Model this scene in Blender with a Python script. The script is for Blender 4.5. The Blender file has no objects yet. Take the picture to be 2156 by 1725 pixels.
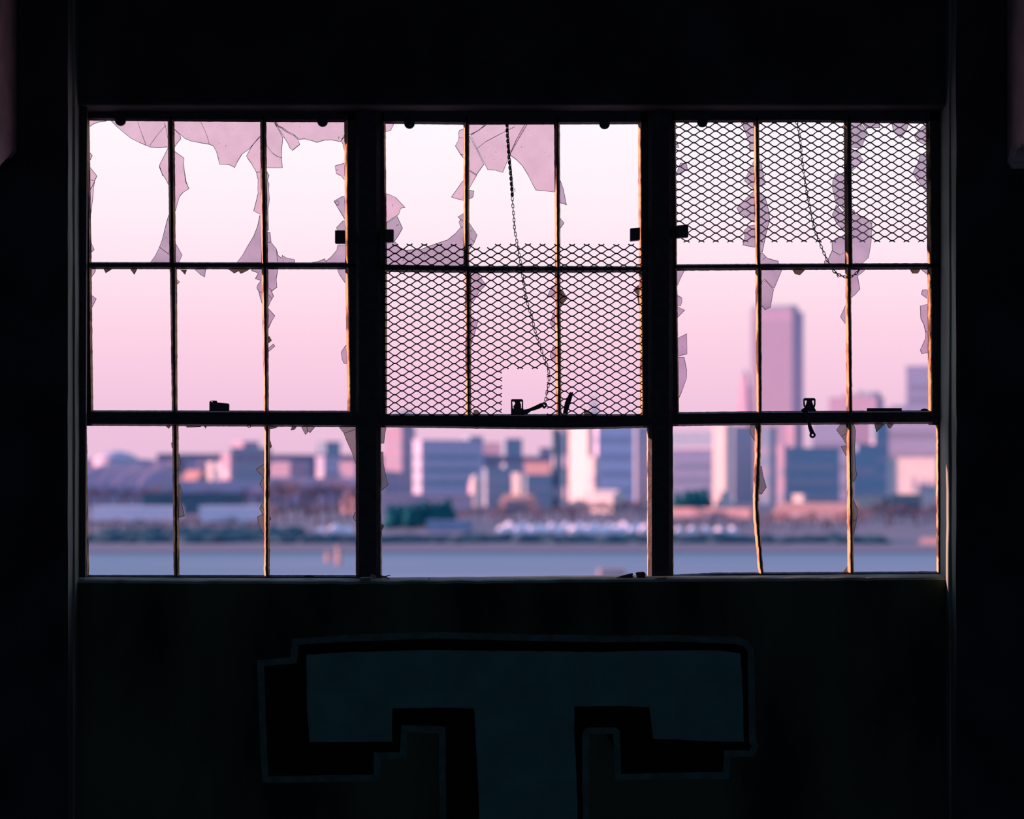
import bpy, bmesh, math, random
from mathutils import Vector, noise as mnoise

random.seed(11)
C = bpy.context.scene.collection
SC = bpy.context.scene

# ------------------------------------------------------------------ camera, sky, sun, exposure
FP = 4043.0            # focal length in pixels of the 2156 px wide frame
CX, HOR = 1078.0, 985.0  # optical axis and eye level in the frame
D0 = 9.0               # camera to the window's glass, metres
cam = bpy.data.cameras.new('camera')
cam_ob = bpy.data.objects.new('camera', cam)
C.objects.link(cam_ob)
cam_ob.location = (0, 0, 0)
cam_ob.rotation_euler = (math.radians(90), 0, 0)
cam.sensor_fit = 'HORIZONTAL'
cam.sensor_width = 36.0
cam.lens = 36.0 * FP / 2156.0
cam.shift_y = (HOR - 862.5) / 2156.0
cam.clip_end = 9000
cam.dof.use_dof = True
cam.dof.focus_distance = 8.97
cam.dof.aperture_fstop = 1.5
SC.camera = cam_ob

SC.view_settings.view_transform = 'Standard'
SC.view_settings.look = 'None'
SC.view_settings.exposure = 0.0
SC.view_settings.gamma = 1.0
SC.view_settings.use_curve_mapping = False
SC.cycles.use_denoising = True
SC.cycles.max_bounces = 12
SC.cycles.diffuse_bounces = 6
SC.cycles.transparent_max_bounces = 24
SC.cycles.sample_clamp_indirect = 4.0

world = bpy.data.worlds.new('dusk_sky')
SC.world = world
world.use_nodes = True
wt = world.node_tree
wt.nodes.clear()
def wn(t): return wt.nodes.new(t)
tc = wn('ShaderNodeTexCoord')
sep = wn('ShaderNodeSeparateXYZ')
wt.links.new(tc.outputs['Generated'], sep.inputs[0])
def ramp_nodes(nt, stops):
    r = nt.nodes.new('ShaderNodeValToRGB')
    r.color_ramp.interpolation = 'LINEAR'
    e = r.color_ramp.elements
    while len(e) < len(stops): e.new(0.5)
    for el, (p, c) in zip(e, stops):
        el.position = p
        el.color = (c[0], c[1], c[2], 1)
    return r
# the glow in the part of the sky over the city, by the height above the horizon (sine of the elevation)
front = ramp_nodes(wt, [(0.0, (.84, .52, .71)), (.021, (.86, .54, .73)), (.045, (.94, .595, .765)), (.07, (.99, .66, .80)), (.095, (1.0, .745, .86)),
                        (.131, (1.0, .86, .935)), (.17, (1.0, .935, .985)), (.21, (1.0, .92, 1.0)), (.32, (.80, .80, 1.0)), (.5, (.40, .50, .86)), (1.0, (.22, .34, .68))])
# the opposite sky: blue and violet
back = ramp_nodes(wt, [(0.0, (.38, .48, .86)), (.15, (.40, .52, .95)), (.4, (.31, .48, .92)), (1.0, (.22, .38, .78))])
wt.links.new(sep.outputs['Z'], front.inputs[0])
wt.links.new(sep.outputs['Z'], back.inputs[0])
mr = wn('ShaderNodeMapRange')
mr.interpolation_type = 'SMOOTHSTEP'
mr.inputs['From Min'].default_value = -0.35
mr.inputs['From Max'].default_value = 0.65
wt.links.new(sep.outputs['Y'], mr.inputs['Value'])
mx = wn('ShaderNodeMix'); mx.data_type = 'RGBA'
wt.links.new(mr.outputs[0], mx.inputs[0])
wt.links.new(back.outputs[0], mx.inputs[6])
wt.links.new(front.outputs[0], mx.inputs[7])
bg = wn('ShaderNodeBackground')
bg.inputs[1].default_value = 1.0
wt.links.new(mx.outputs[2], bg.inputs[0])
wo = wn('ShaderNodeOutputWorld')
wt.links.new(bg.outputs[0], wo.inputs[0])

sun = bpy.data.lights.new('sun', 'SUN')
sun.energy = 11.0
sun.angle = math.radians(0.55)
sun.color = (1.0, .44, .40)
sun_ob = bpy.data.objects.new('sun', sun)
C.objects.link(sun_ob)
SUN_FROM = Vector((-0.995, 0.075, 0.085)).normalized()   # low on the left, just outside the plane of the wall
sun_ob.rotation_euler = SUN_FROM.to_track_quat('Z', 'Y').to_euler()
sun_ob.location = (-20, 12, 8)

# ------------------------------------------------------------------ helpers
def P(px, py, d=D0):
    """A point at distance d whose place in the frame is (px, py)."""
    return Vector(((px - CX) * d / FP, d, (HOR - py) * d / FP))
def wx(px, d=D0): return (px - CX) * d / FP
def wz(py, d=D0): return (HOR - py) * d / FP

def link(name, me, parent=None, loc=None):
    o = bpy.data.objects.new(name, me)
    C.objects.link(o)
    if loc is not None: o.location = loc
    if parent is not None:
        o.parent = parent
    return o
def finish(name, bm, mats, parent=None, smooth=False, origin=None):
    """Links a bmesh (world coordinates) as one object; its vertices are stored relative to the parent's (or its own) origin."""
    off = Vector(parent['base']) if parent is not None and 'base' in parent else Vector((0, 0, 0))
    own = Vector(origin) if origin is not None else off
    for v in bm.verts: v.co -= own
    bmesh.ops.recalc_face_normals(bm, faces=bm.faces)
    me = bpy.data.meshes.new(name)
    bm.to_mesh(me); bm.free()
    if not isinstance(mats, (list, tuple)): mats = [mats]
    for m in mats: me.materials.append(m)
    if smooth:
        for p in me.polygons: p.use_smooth = True
    o = link(name, me, parent)
    o.location = own - off if parent is not None else own
    return o
def tag(o, label, cat, group=None, kind=None):
    o['label'] = label; o['category'] = cat
    if group: o['group'] = group
    if kind: o['kind'] = kind
    return o
def thing(name, loc, label, cat, group=None, kind=None):
    o = bpy.data.objects.new(name, None)
    o.empty_display_size = .1
    C.objects.link(o)
    o.location = loc
    o['base'] = tuple(loc)
    return tag(o, label, cat, group, kind)

def box(bm, x0, x1, y0, y1, z0, z1, mat=0):
    vs = [bm.verts.new((x, y, z)) for x in (x0, x1) for y in (y0, y1) for z in (z0, z1)]
    for q in ((0, 1, 3, 2), (4, 6, 7, 5), (0, 4, 5, 1), (2, 3, 7, 6), (0, 2, 6, 4), (1, 5, 7, 3)):
        f = bm.faces.new([vs[i] for i in q]); f.material_index = mat
def rbox(bm, o, u, v, h, mat=0, z0=0.0):
    """A box standing on point o with ground edges u, v and height h."""
    pts = [o, o + u, o + u + v, o + v]
    lo = [bm.verts.new((p.x, p.y, o.z + z0)) for p in pts]
    hi = [bm.verts.new((p.x, p.y, o.z + h)) for p in pts]
    fs = [bm.faces.new(lo[::-1]), bm.faces.new(hi)]
    for i in range(4):
        fs.append(bm.faces.new((lo[i], lo[(i + 1) % 4], hi[(i + 1) % 4], hi[i])))
    for f in fs: f.material_index = mat
def prism(bm, pts, y0, y1, mat=0):
    """Extrudes a frame-plane outline [(x, z)] in world metres from depth y0 to y1."""
    a = [bm.verts.new((x, y0, z)) for x, z in pts]
    b = [bm.verts.new((x, y1, z)) for x, z in pts]
    fs = [bm.faces.new(a), bm.faces.new(b[::-1])]
    n = len(pts)
    for i in range(n):
        fs.append(bm.faces.new((a[i], b[i], b[(i + 1) % n], a[(i + 1) % n])))
    for f in fs: f.material_index = mat
    return fs
def px_prism(bm, pts, y0, y1, d=D0, mat=0):
    return prism(bm, [(wx(x, d), wz(y, d)) for x, y in pts], y0, y1, mat)
def tube(bm, pts, r, sides=6, closed=False, mat=0):
    n = len(pts); rings = []
    for i, p in enumerate(pts):
        if closed: t = pts[(i + 1) % n] - pts[i - 1]
        else: t = pts[min(i + 1, n - 1)] - pts[max(i - 1, 0)]
        t.normalize()
        up = Vector((0, 1, 0)) if abs(t.y) < .9 else Vector((1, 0, 0))
        a = t.cross(up).normalized(); b = t.cross(a)
        rr = r[i] if isinstance(r, (list, tuple)) else r
        rings.append([bm.verts.new(p + (a * math.cos(k * 2 * math.pi / sides) + b * math.sin(k * 2 * math.pi / sides)) * rr) for k in range(sides)])
    for i in range(n if closed else n - 1):
        A, B = rings[i], rings[(i + 1) % n]
        for k in range(sides):
            f = bm.faces.new((A[k], A[(k + 1) % sides], B[(k + 1) % sides], B[k])); f.material_index = mat
    if not closed:
        bm.faces.new(rings[0][::-1]).material_index = mat; bm.faces.new(rings[-1]).material_index = mat
def lathe(bm, c, prof, seg=16, mat=0):
    rings = []
    for r, z in prof:
        rings.append([bm.verts.new((c[0] + r * math.cos(k * 2 * math.pi / seg), c[1] + r * math.sin(k * 2 * math.pi / seg), c[2] + z)) for k in range(seg)])
    for A, B in zip(rings, rings[1:]):
        for k in range(seg):
            bm.faces.new((A[k], A[(k + 1) % seg], B[(k + 1) % seg], B[k])).material_index = mat
    bm.faces.new(rings[0][::-1]).material_index = mat; bm.faces.new(rings[-1]).material_index = mat

# ------------------------------------------------------------------ materials
def mat(name, col, col2=None, scale=8.0, rough=.85, spec=.2, metal=0.0, bump=0.0, stretch=None, detail=5.0, lo=.35, hi=.7):
    m = bpy.data.materials.new(name); m.use_nodes = True
    nt = m.node_tree; b = nt.nodes['Principled BSDF']
    b.inputs['Roughness'].default_value = rough
    b.inputs['Specular IOR Level'].default_value = spec
    b.inputs['Metallic'].default_value = metal
    col2 = col2 or tuple(c * .75 for c in col)
    t = nt.nodes.new('ShaderNodeTexCoord')
    mp = nt.nodes.new('ShaderNodeMapping')
    if stretch: mp.inputs['Scale'].default_value = stretch
    n = nt.nodes.new('ShaderNodeTexNoise')
    n.inputs['Scale'].default_value = scale
    n.inputs['Detail'].default_value = detail
    nt.links.new(t.outputs['Object'], mp.inputs[0]); nt.links.new(mp.outputs[0], n.inputs['Vector'])
    r = ramp_nodes(nt, [(lo, col), (hi, col2)])
    nt.links.new(n.outputs['Fac'], r.inputs[0])
    nt.links.new(r.outputs[0], b.inputs['Base Color'])
    if bump:
        bp = nt.nodes.new('ShaderNodeBump'); bp.inputs['Strength'].default_value = bump; bp.inputs['Distance'].default_value = .01
        nt.links.new(n.outputs['Fac'], bp.inputs['Height']); nt.links.new(bp.outputs[0], b.inputs['Normal'])
    return m
def glass_mat(name, tint, dirt, lo, hi, spots=.6):
    """Dusty window glass: light passes straight through a tinted pane, a film of dirt scatters the rest."""
    m = bpy.data.materials.new(name); m.use_nodes = True
    nt = m.node_tree; nt.nodes.clear()
    out = nt.nodes.new('ShaderNodeOutputMaterial')
    tr = nt.nodes.new('ShaderNodeBsdfTransparent'); tr.inputs[0].default_value = (*tint, 1)
    df = nt.nodes.new('ShaderNodeBsdfDiffuse'); df.inputs[0].default_value = (*dirt, 1)
    tl = nt.nodes.new('ShaderNodeBsdfTranslucent'); tl.inputs[0].default_value = (*dirt, 1)
    m1 = nt.nodes.new('ShaderNodeMixShader'); m1.inputs[0].default_value = .75
    nt.links.new(df.outputs[0], m1.inputs[1]); nt.links.new(tl.outputs[0], m1.inputs[2])
    t = nt.nodes.new('ShaderNodeTexCoord')
    n = nt.nodes.new('ShaderNodeTexNoise'); n.inputs['Scale'].default_value = 9; n.inputs['Detail'].default_value = 6
    nt.links.new(t.outputs['Object'], n.inputs['Vector'])
    mr_ = nt.nodes.new('ShaderNodeMapRange')
    mr_.inputs['From Min'].default_value = .3; mr_.inputs['From Max'].default_value = .75
    mr_.inputs['To Min'].default_value = lo; mr_.inputs['To Max'].default_value = hi
    nt.links.new(n.outputs['Fac'], mr_.inputs[0])
    n2 = nt.nodes.new('ShaderNodeTexNoise'); n2.inputs['Scale'].default_value = 75; n2.inputs['Detail'].default_value = 2
    nt.links.new(t.outputs['Object'], n2.inputs['Vector'])
    sp = nt.nodes.new('ShaderNodeMapRange')
    sp.inputs['From Min'].default_value = .70; sp.inputs['From Max'].default_value = .76
    sp.inputs['To Min'].default_value = 0; sp.inputs['To Max'].default_value = spots
    nt.links.new(n2.outputs['Fac'], sp.inputs[0])
    ad = nt.nodes.new('ShaderNodeMath'); ad.operation = 'ADD'; ad.use_clamp = True
    nt.links.new(mr_.outputs[0], ad.inputs[0]); nt.links.new(sp.outputs[0], ad.inputs[1])
    m2 = nt.nodes.new('ShaderNodeMixShader')
    nt.links.new(ad.outputs[0], m2.inputs[0]); nt.links.new(tr.outputs[0], m2.inputs[1]); nt.links.new(m1.outputs[0], m2.inputs[2])
    gl = nt.nodes.new('ShaderNodeBsdfGlossy'); gl.inputs['Roughness'].default_value = .12
    fr = nt.nodes.new('ShaderNodeFresnel'); fr.inputs[0].default_value = 1.45
    m3 = nt.nodes.new('ShaderNodeMixShader')
    nt.links.new(fr.outputs[0], m3.inputs[0]); nt.links.new(m2.outputs[0], m3.inputs[1]); nt.links.new(gl.outputs[0], m3.inputs[2])
    nt.links.new(m3.outputs[0], out.inputs[0])
    return m

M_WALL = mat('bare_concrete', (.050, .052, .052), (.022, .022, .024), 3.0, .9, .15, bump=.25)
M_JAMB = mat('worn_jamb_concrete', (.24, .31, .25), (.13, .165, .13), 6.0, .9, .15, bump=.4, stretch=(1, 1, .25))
M_SPAN = mat('painted_spandrel', (.070, .105, .062), (.020, .034, .022), 2.4, .9, .15, bump=.2, stretch=(1, 1, .35), lo=.42, hi=.64)
M_SIDE = mat('side_wall_plaster', (.56, .45, .44), (.36, .29, .29), 5.0, .95, .1, bump=.4)
M_FLOOR = mat('dusty_floor', (.10, .12, .12), (.05, .06, .06), 2.0, .9, .2)
M_CEIL = mat('sooty_ceiling', (.06, .055, .065), (.03, .03, .035), 2.0, .95, .1)
M_STEEL = mat('rusty_black_steel', (.030, .030, .032), (.012, .012, .014), 30.0, .6, .35, bump=.4)
M_PUTTY = mat('glazing_putty', (.66, .44, .22), (.12, .08, .05), 16.0, .8, .2, bump=.6, stretch=(3, 1, .45), lo=.48, hi=.60)
M_MESH = mat('weathered_screen_steel', (.030, .026, .030), (.015, .013, .015), 60.0, .6, .35)
M_IRON = mat('black_iron', (.022, .022, .024), (.010, .010, .011), 50.0, .5, .4, bump=.2)
M_CHAIN = mat('dull_chain_steel', (.035, .032, .035), (.015, .014, .016), 90.0, .5, .5, .3)
M_WOOD = mat('rotten_wood', (.16, .095, .045), (.06, .035, .018), 30.0, .9, .1, bump=.5, stretch=(.3, 1, 3))
M_CRUMB = mat('mortar_crumbs', (.10, .095, .085), (.04, .04, .036), 40.0, .95, .1)
M_EDGE = mat('dark_glass_edge', (.075, .06, .075), (.035, .028, .04), 60.0, .5, .4)  # dark rims painted for refraction at the thick glass edges; also cracks
M_GLASS = glass_mat('dusty_bright_glass', (.96, .79, .87), (.72, .52, .60), .03, .15)  # brighter tint carries the light scattered through the upper shards
M_GRIME_DIM = glass_mat('grimy_dim_glass', (.86, .77, .86), (.54, .48, .54), .10, .28)  # grime, with the dimmer light of the lower shards put into the tint
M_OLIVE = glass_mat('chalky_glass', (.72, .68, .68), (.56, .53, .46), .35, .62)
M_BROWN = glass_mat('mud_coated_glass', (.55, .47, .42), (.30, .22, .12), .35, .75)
M_TEAL = mat('faded_teal_paint', (.09, .28, .22), (.055, .19, .15), 5.0, .85, .2, lo=.35, hi=.8)
M_BLACK = mat('black_spray_paint', (.006, .006, .008), (.004, .004, .005), 9.0, .8, .1)
M_LINE = mat('pale_outline_paint', (.09, .20, .165), (.05, .11, .09), 14.0, .9, .15)

# ------------------------------------------------------------------ the room
FLOOR_Z, CEIL_Z = -1.75, 2.9
DF, DS, DP = 8.70, 8.80, 8.86      # pier face, step in the jamb, spandrel face
DX = 9.045                         # outer face of the wall
XO = 2.0025                        # half width of the window bay
XI = 2.012                         # half width of the bay at the pier face
XR = 7.0

def struct(o, label, cat):
    return tag(o, label, cat, kind='structure')

bm = bmesh.new(); box(bm, -XR - .3, XR + .3, -4, DX + .02, FLOOR_Z - .2, FLOOR_Z)
struct(finish('floor', bm, M_FLOOR), 'dusty dark concrete floor of the derelict room', 'floor')
bm = bmesh.new(); box(bm, -XR - .3, XR + .3, -4, DX + .3, CEIL_Z, CEIL_Z + .2)
struct(finish('ceiling', bm, M_CEIL), 'dark concrete ceiling above the broken windows', 'ceiling')
bm = bmesh.new()
for x0, x1, z0, z1 in ((-XR, -5.6, FLOOR_Z, CEIL_Z), (5.6, XR, FLOOR_Z, CEIL_Z), (-5.6, 5.6, FLOOR_Z, -.9), (-5.6, 5.6, 1.3, CEIL_Z), (-.2, .2, -.9, 1.3)):  # openings added behind the camera so daylight fills the dark room
    box(bm, x0, x1, -4.2, -4, z0, z1)
struct(finish('wall_back', bm, M_WALL), 'dark concrete wall behind the viewer with two wide openings added for fill light', 'wall')
for s, nm, lb in ((-1, 'wall_far_left', 'unlit outer wall of the bay beyond the opening at the left'), (1, 'wall_far_right', 'unlit outer wall of the bay beyond the opening at the right')):
    bm = bmesh.new(); box(bm, min(s * XR, s * (XR + .2)), max(s * XR, s * (XR + .2)), -4, DF, FLOOR_Z, CEIL_Z)
    struct(finish(nm, bm, M_WALL), lb, 'wall')

# window wall: two piers with stepped jambs, lintel panel over the windows
def pier(s):
    pts = [(s * XI, DF), (s * XI, DS), (s * XO, DS), (s * XO, DX), (s * (XR + .2), DX), (s * (XR + .2), DF)]
    bm = bmesh.new()
    zs = [FLOOR_Z + (CEIL_Z - FLOOR_Z) * k / 60 for k in range(61)]
    rings = []
    for z in zs:
        ring = []
        for i, (x, y) in enumerate(pts):
            jx = jy = 0
            if i in (0, 1, 2):
                jx = .0035 * mnoise.noise((z * 3.1, i * 7.3, s * 5.0)) + (.006 * max(0, mnoise.noise((z * 9, i * 3.3, 8 + s)) - .25))
                jx *= s
            ring.append(bm.verts.new((x + jx, y + jy, z)))
        rings.append(ring)
    n = len(pts)
    for A, B in zip(rings, rings[1:]):
        for k in range(n):
            f = bm.faces.new((A[k], A[(k + 1) % n], B[(k + 1) % n], B[k]))
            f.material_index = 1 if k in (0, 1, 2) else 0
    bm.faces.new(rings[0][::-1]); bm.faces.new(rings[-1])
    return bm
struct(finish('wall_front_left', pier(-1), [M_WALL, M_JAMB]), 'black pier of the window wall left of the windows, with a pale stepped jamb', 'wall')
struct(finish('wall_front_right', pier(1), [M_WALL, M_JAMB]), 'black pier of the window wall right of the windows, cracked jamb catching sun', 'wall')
bm = bmesh.new()
zt = wz(222, DP); zt2 = wz(237, D0)
prof = [(DP, CEIL_Z), (DP, zt + .012), (DP + .004, zt + .004), (DP + .012, zt), (D0 - .03, zt2), (DX, zt2), (DX, CEIL_Z)]
a = [bm.verts.new((-XO, y, z)) for y, z in prof]; b = [bm.verts.new((XO, y, z)) for y, z in prof]
bm.faces.new(a); bm.faces.new(b[::-1])
for i in range(len(prof)): bm.faces.new((a[i], b[i], b[(i + 1) % len(prof)], a[(i + 1) % len(prof)]))
struct(finish('wall_front_lintel', bm, M_WALL), 'black concrete lintel panel above the row of windows', 'wall')
# spandrel below the windows, its worn sill edge sloping to the glass
bm = bmesh.new()
N = 120; rows = []
for k in range(N + 1):
    t = k / N; px = 160 + (1996 - 160) * t
    x = -XO + 2 * XO * t
    yy = 1220.5 + 3 * math.sin(min(1, t / .55) * math.pi) * .8 - 6.5 * max(0, t - .5) * 2
    e = .0035 * mnoise.noise((t * 40, 2, 1)) + .005 * max(0, mnoise.noise((t * 90, 5, 1)) - .3)
    zf = wz(yy, DP) + e
    zb = wz(yy - 6, D0) + e * .3
    rows.append([bm.verts.new(q) for q in ((x, DP, FLOOR_Z), (x, DP, zf - .016), (x, DP + .005, zf - .005), (x, DP + .018 + abs(e), zf), (x, D0 - .04, zb), (x, DX, zb), (x, DX, FLOOR_Z))])
for A, B in zip(rows, rows[1:]):
    for i in range(7):
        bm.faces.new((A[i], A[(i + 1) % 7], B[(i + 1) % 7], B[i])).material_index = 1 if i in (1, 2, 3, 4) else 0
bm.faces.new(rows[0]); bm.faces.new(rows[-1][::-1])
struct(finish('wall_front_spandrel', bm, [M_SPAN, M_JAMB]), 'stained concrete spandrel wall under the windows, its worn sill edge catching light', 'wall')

# side walls: plaster above wide ragged openings into the dark bays next door
def side_wall(s):
    bm = bmesh.new()
    xa, xb = s * 2.244, s * 2.5
    n = 150; rows = []
    for k in range(n + 1):
        y = DF - (DF + 4) * (k / n) ** 1.6
        e = .035 * mnoise.noise((y * 9, s * 4, 0)) + .02 * mnoise.noise((y * 31, s * 4, 3))
        if s > 0: zz = wz(345, 8.65) + (.10 * (DF - y) / .25 if y > DF - .25 else .10) + e
        else: zz = wz(322, 8.65) - (.09 * (DF - y) / .25 if y > DF - .25 else .09) + e
        rows.append([bm.verts.new(q) for q in ((xa, y, CEIL_Z), (xa, y, zz + .03), (xa + s * .02, y, zz), (xb, y, zz), (xb, y, CEIL_Z))])
    for A, B in zip(rows, rows[1:]):
        for i in range(5): bm.faces.new((A[i], A[(i + 1) % 5], B[(i + 1) % 5], B[i]))
    bm.faces.new(rows[0]); bm.faces.new(rows[-1][::-1])
    return bm
struct(finish('wall_left', side_wall(-1), M_SIDE), 'faintly lit plaster wall over the opening at the left, broken lower edge', 'wall')
struct(finish('wall_right', side_wall(1), M_SIDE), 'faintly lit plaster wall over the opening at the right, broken lower edge', 'wall')

# ------------------------------------------------------------------ steel windows
VIEWS = {1: (130, 220, 4.791), 2: (450, 220, 4.791), 3: (750, 220, 4.791), 4: (1060, 220, 4.791), 5: (1380, 220, 4.791), 6: (1660, 220, 4.791),
         7: (130, 540, 4.539), 8: (440, 540, 4.539), 9: (780, 540, 4.539), 10: (1060, 540, 4.539), 11: (1380, 540, 4.3125), 12: (1660, 540, 4.3125),
         13: (140, 870, 4.539), 14: (470, 870, 4.539), 15: (780, 870, 4.539), 16: (1080, 870, 4.539), 17: (1380, 870, 4.539), 18: (1680, 870, 4.207),
         19: (500, 1300, 3.593), 20: (1080, 1300, 3.593)}
def V(v, pts):
    ox, oy, s = VIEWS[v]
    return [(ox + x / s, oy + y / s) for x, y in pts]

Y_IN, Y_MID, Y_OUT = D0 - .020, D0 - .002, D0 + .014
def lerp_rows(rows, t):
    for (t0, a0, b0), (t1, a1, b1) in zip(rows, rows[1:]):
        if t <= t1:
            f = (t - t0) / (t1 - t0)
            return a0 + (a1 - a0) * f, b0 + (b1 - b0) * f
    return rows[-1][1], rows[-1][2]
def bar(name, parent, rows, vertical=True, bev=(5, 3), seed=0, rough=1.0, yin=Y_IN, yout=Y_OUT):
    """A glazing bar from rows (along, edge_a, edge_b) in frame pixels: steel face nearest the room, sloping putty beds on both sides."""
    bm = bmesh.new()
    t0, t1 = rows[0][0], rows[-1][0]
    n = max(2, int((t1 - t0) / 6)); rings = []
    for k in range(n + 1):
        t = t0 + (t1 - t0) * k / n
        a, b = lerp_rows(rows, t)
        ja = rough * (.7 * mnoise.noise((t * .13, seed * 3.7, 1)) + 1.4 * max(0, mnoise.noise((t * .09, seed * 5.1, 9)) - .3))
        jb = rough * (.7 * mnoise.noise((t * .13, seed * 3.7, 4)) + 1.4 * max(0, mnoise.noise((t * .09, seed * 5.1, 6)) - .3))
        a -= ja; b += jb
        w = b - a
        ba, bb = min(bev[0], w * .42), min(bev[1], w * .42)
        sec = [(a, Y_MID), (a + ba, yin), (b - bb, yin), (b, Y_MID), (b - .15 * w, yout), (a + .15 * w, yout)]
        if vertical: rings.append([bm.verts.new((wx(q), y, wz(t))) for q, y in sec])
        else: rings.append([bm.verts.new((wx(t), y, wz(q))) for q, y in sec])
    for A, B in zip(rings, rings[1:]):
        for k in range(6):
            f = bm.faces.new((A[k], A[(k + 1) % 6], B[(k + 1) % 6], B[k]))
            f.material_index = 1 if vertical and k in (0, 2) else 0
    bm.faces.new(rings[0][::-1]); bm.faces.new(rings[-1])
    return finish(name, bm, [M_STEEL, M_PUTTY], parent)

def inside(p, poly):
    x, y = p; c = False
    for (x0, y0), (x1, y1) in zip(poly, poly[1:] + poly[:1]):
        if (y0 > y) != (y1 > y) and x < (x1 - x0) * (y - y0) / (y1 - y0) + x0: c = not c
    return c
def shard(parent, pts, cracks=(), m=None, dy=0.0):
    """One piece of broken glass still held in the putty; pts and cracks in frame pixels."""
    m = m or M_GRIME_DIM
    bm = bmesh.new()
    y = D0 - .0005 + dy
    px_prism(bm, pts, y, y + .003)
    n = len(pts)
    def strip(p, q, w, side, yy):
        dx, dz = q[0] - p[0], q[1] - p[1]; L = math.hypot(dx, dz)
        if L < .3: return
        nx, nz = -dz / L, dx / L
        if side == 0: quad = [(p[0] - nx * w, p[1] - nz * w), (q[0] - nx * w, q[1] - nz * w), (q[0] + nx * w, q[1] + nz * w), (p[0] + nx * w, p[1] + nz * w)]
        else: quad = [p, q, (q[0] + nx * w * side, q[1] + nz * w * side), (p[0] + nx * w * side, p[1] + nz * w * side)]
        px_prism(bm, quad, yy - .0006, yy, mat=1)
    area = sum(pts[i][0] * pts[(i + 1) % n][1] - pts[(i + 1) % n][0] * pts[i][1] for i in range(n))
    side = 1 if area > 0 else -1
    for i in range(n):
        strip(pts[i], pts[(i + 1) % n], random.uniform(.7, 1.2), side, y)
    for c in cracks:
        for p, q in zip(c, c[1:]): strip(p, q, random.uniform(.35, .6), 0, y)
    return finish('glass_shard', bm, [m, M_EDGE], parent)
def half_disc(parent, px, py, r):
    bm = bmesh.new()
    px_prism(bm, [(px + r * math.cos(a), py + r * .95 * math.sin(a)) for a in [math.pi * k / 12 for k in range(13)]] + [(px - r, py - 6), (px + r, py - 6)], D0 - .026, D0 - .012)
    return finish('hinge_lug', bm, M_IRON, parent)
def block(name, parent, x0, x1, y0, y1, ya=D0 - .055, yb=D0 - .016, skew=0):
    bm = bmesh.new()
    px_prism(bm, [(x0, y0 + skew), (x1, y0), (x1, y1), (x0, y1 + skew)], ya, yb)
    bmesh.ops.bevel(bm, geom=bm.edges[:], offset=.0015, segments=1, affect='EDGES')
    return finish(name, bm, M_IRON, parent)

G, K, B_ = M_GLASS, M_GRIME_DIM, M_BROWN
w1 = thing('window_1', P(460, 1216, D0), 'left steel window of the three, nine panes edged with broken glass and no screen', 'window', kind='structure')
w2 = thing('window_2', P(1083, 1218, D0), 'middle steel window of the three, screen across its middle row and one open lower light', 'window', kind='structure')
w3 = thing('window_3', P(1695, 1212, D0), 'right steel window of the three, screen over its top row and bent lower glazing bar', 'window', kind='structure')

# window 1
bar('stile', w1, [(234, 176, 188.5), (552, 176, 193), (897, 177, 197)], seed=1)
bar('jamb_bar', w1, [(890, 176, 182.5), (1219, 176.5, 188)], seed=2)
bar('glazing_bar', w1, [(245, 353, 367.5), (552, 357, 370.5), (567, 358, 373), (866, 362, 374)], seed=3)
bar('glazing_bar', w1, [(245, 547.7, 560.6), (552, 550, 564.4), (567, 551, 565), (866, 555.6, 566)], seed=4)
bar('glazing_bar', w1, [(893, 362.5, 376), (1213, 366, 378)], seed=5)
bar('glazing_bar', w1, [(893, 556.6, 568.5), (1213, 556, 568)], seed=6)
bar('stile', w1, [(234, 724.5, 754), (552, 726.6, 754), (897, 732, 754)], bev=(8, 3), seed=7)
bar('jamb_bar', w1, [(893, 748.6, 756), (1219, 752, 757)], bev=(4, 1), seed=8)
bar('top_rail', w1, [(174, 233, 254), (360, 234, 256), (560, 234, 257.5), (754, 234, 258)], False, (2, 4), 9, .5)
bar('middle_rail', w1, [(178, 552, 567), (754, 553, 567.5)], False, (3, 4), 10, .7)
bar('bottom_rail', w1, [(176, 864, 897), (754, 865, 899.5)], False, (4, 4), 11, .6, D0 - .028)
bar('sill_bar', w1, [(176, 1210.5, 1221), (757, 1211, 1222)], False, (3, 2), 12, .5)
bm = bmesh.new()
for (xt, xb), ya, yb in (((183, 179.5), 8.89, 8.91),):
    pts = [(-XO + .001, ya, wz(226, ya)), (wx(xt, ya), ya, wz(226, ya)), (wx(xb, ya), ya, wz(1216, ya)), (-XO + .001, ya, wz(1216, ya))]
    a = [bm.verts.new(p) for p in pts]; b = [bm.verts.new((p[0], yb, p[2])) for p in pts]
    bm.faces.new(a); bm.faces.new(b[::-1])
    for i in range(4): bm.faces.new((a[i], b[i], b[(i + 1) % 4], a[(i + 1) % 4]))
finish('outer_frame', bm, M_STEEL, w1)
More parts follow.
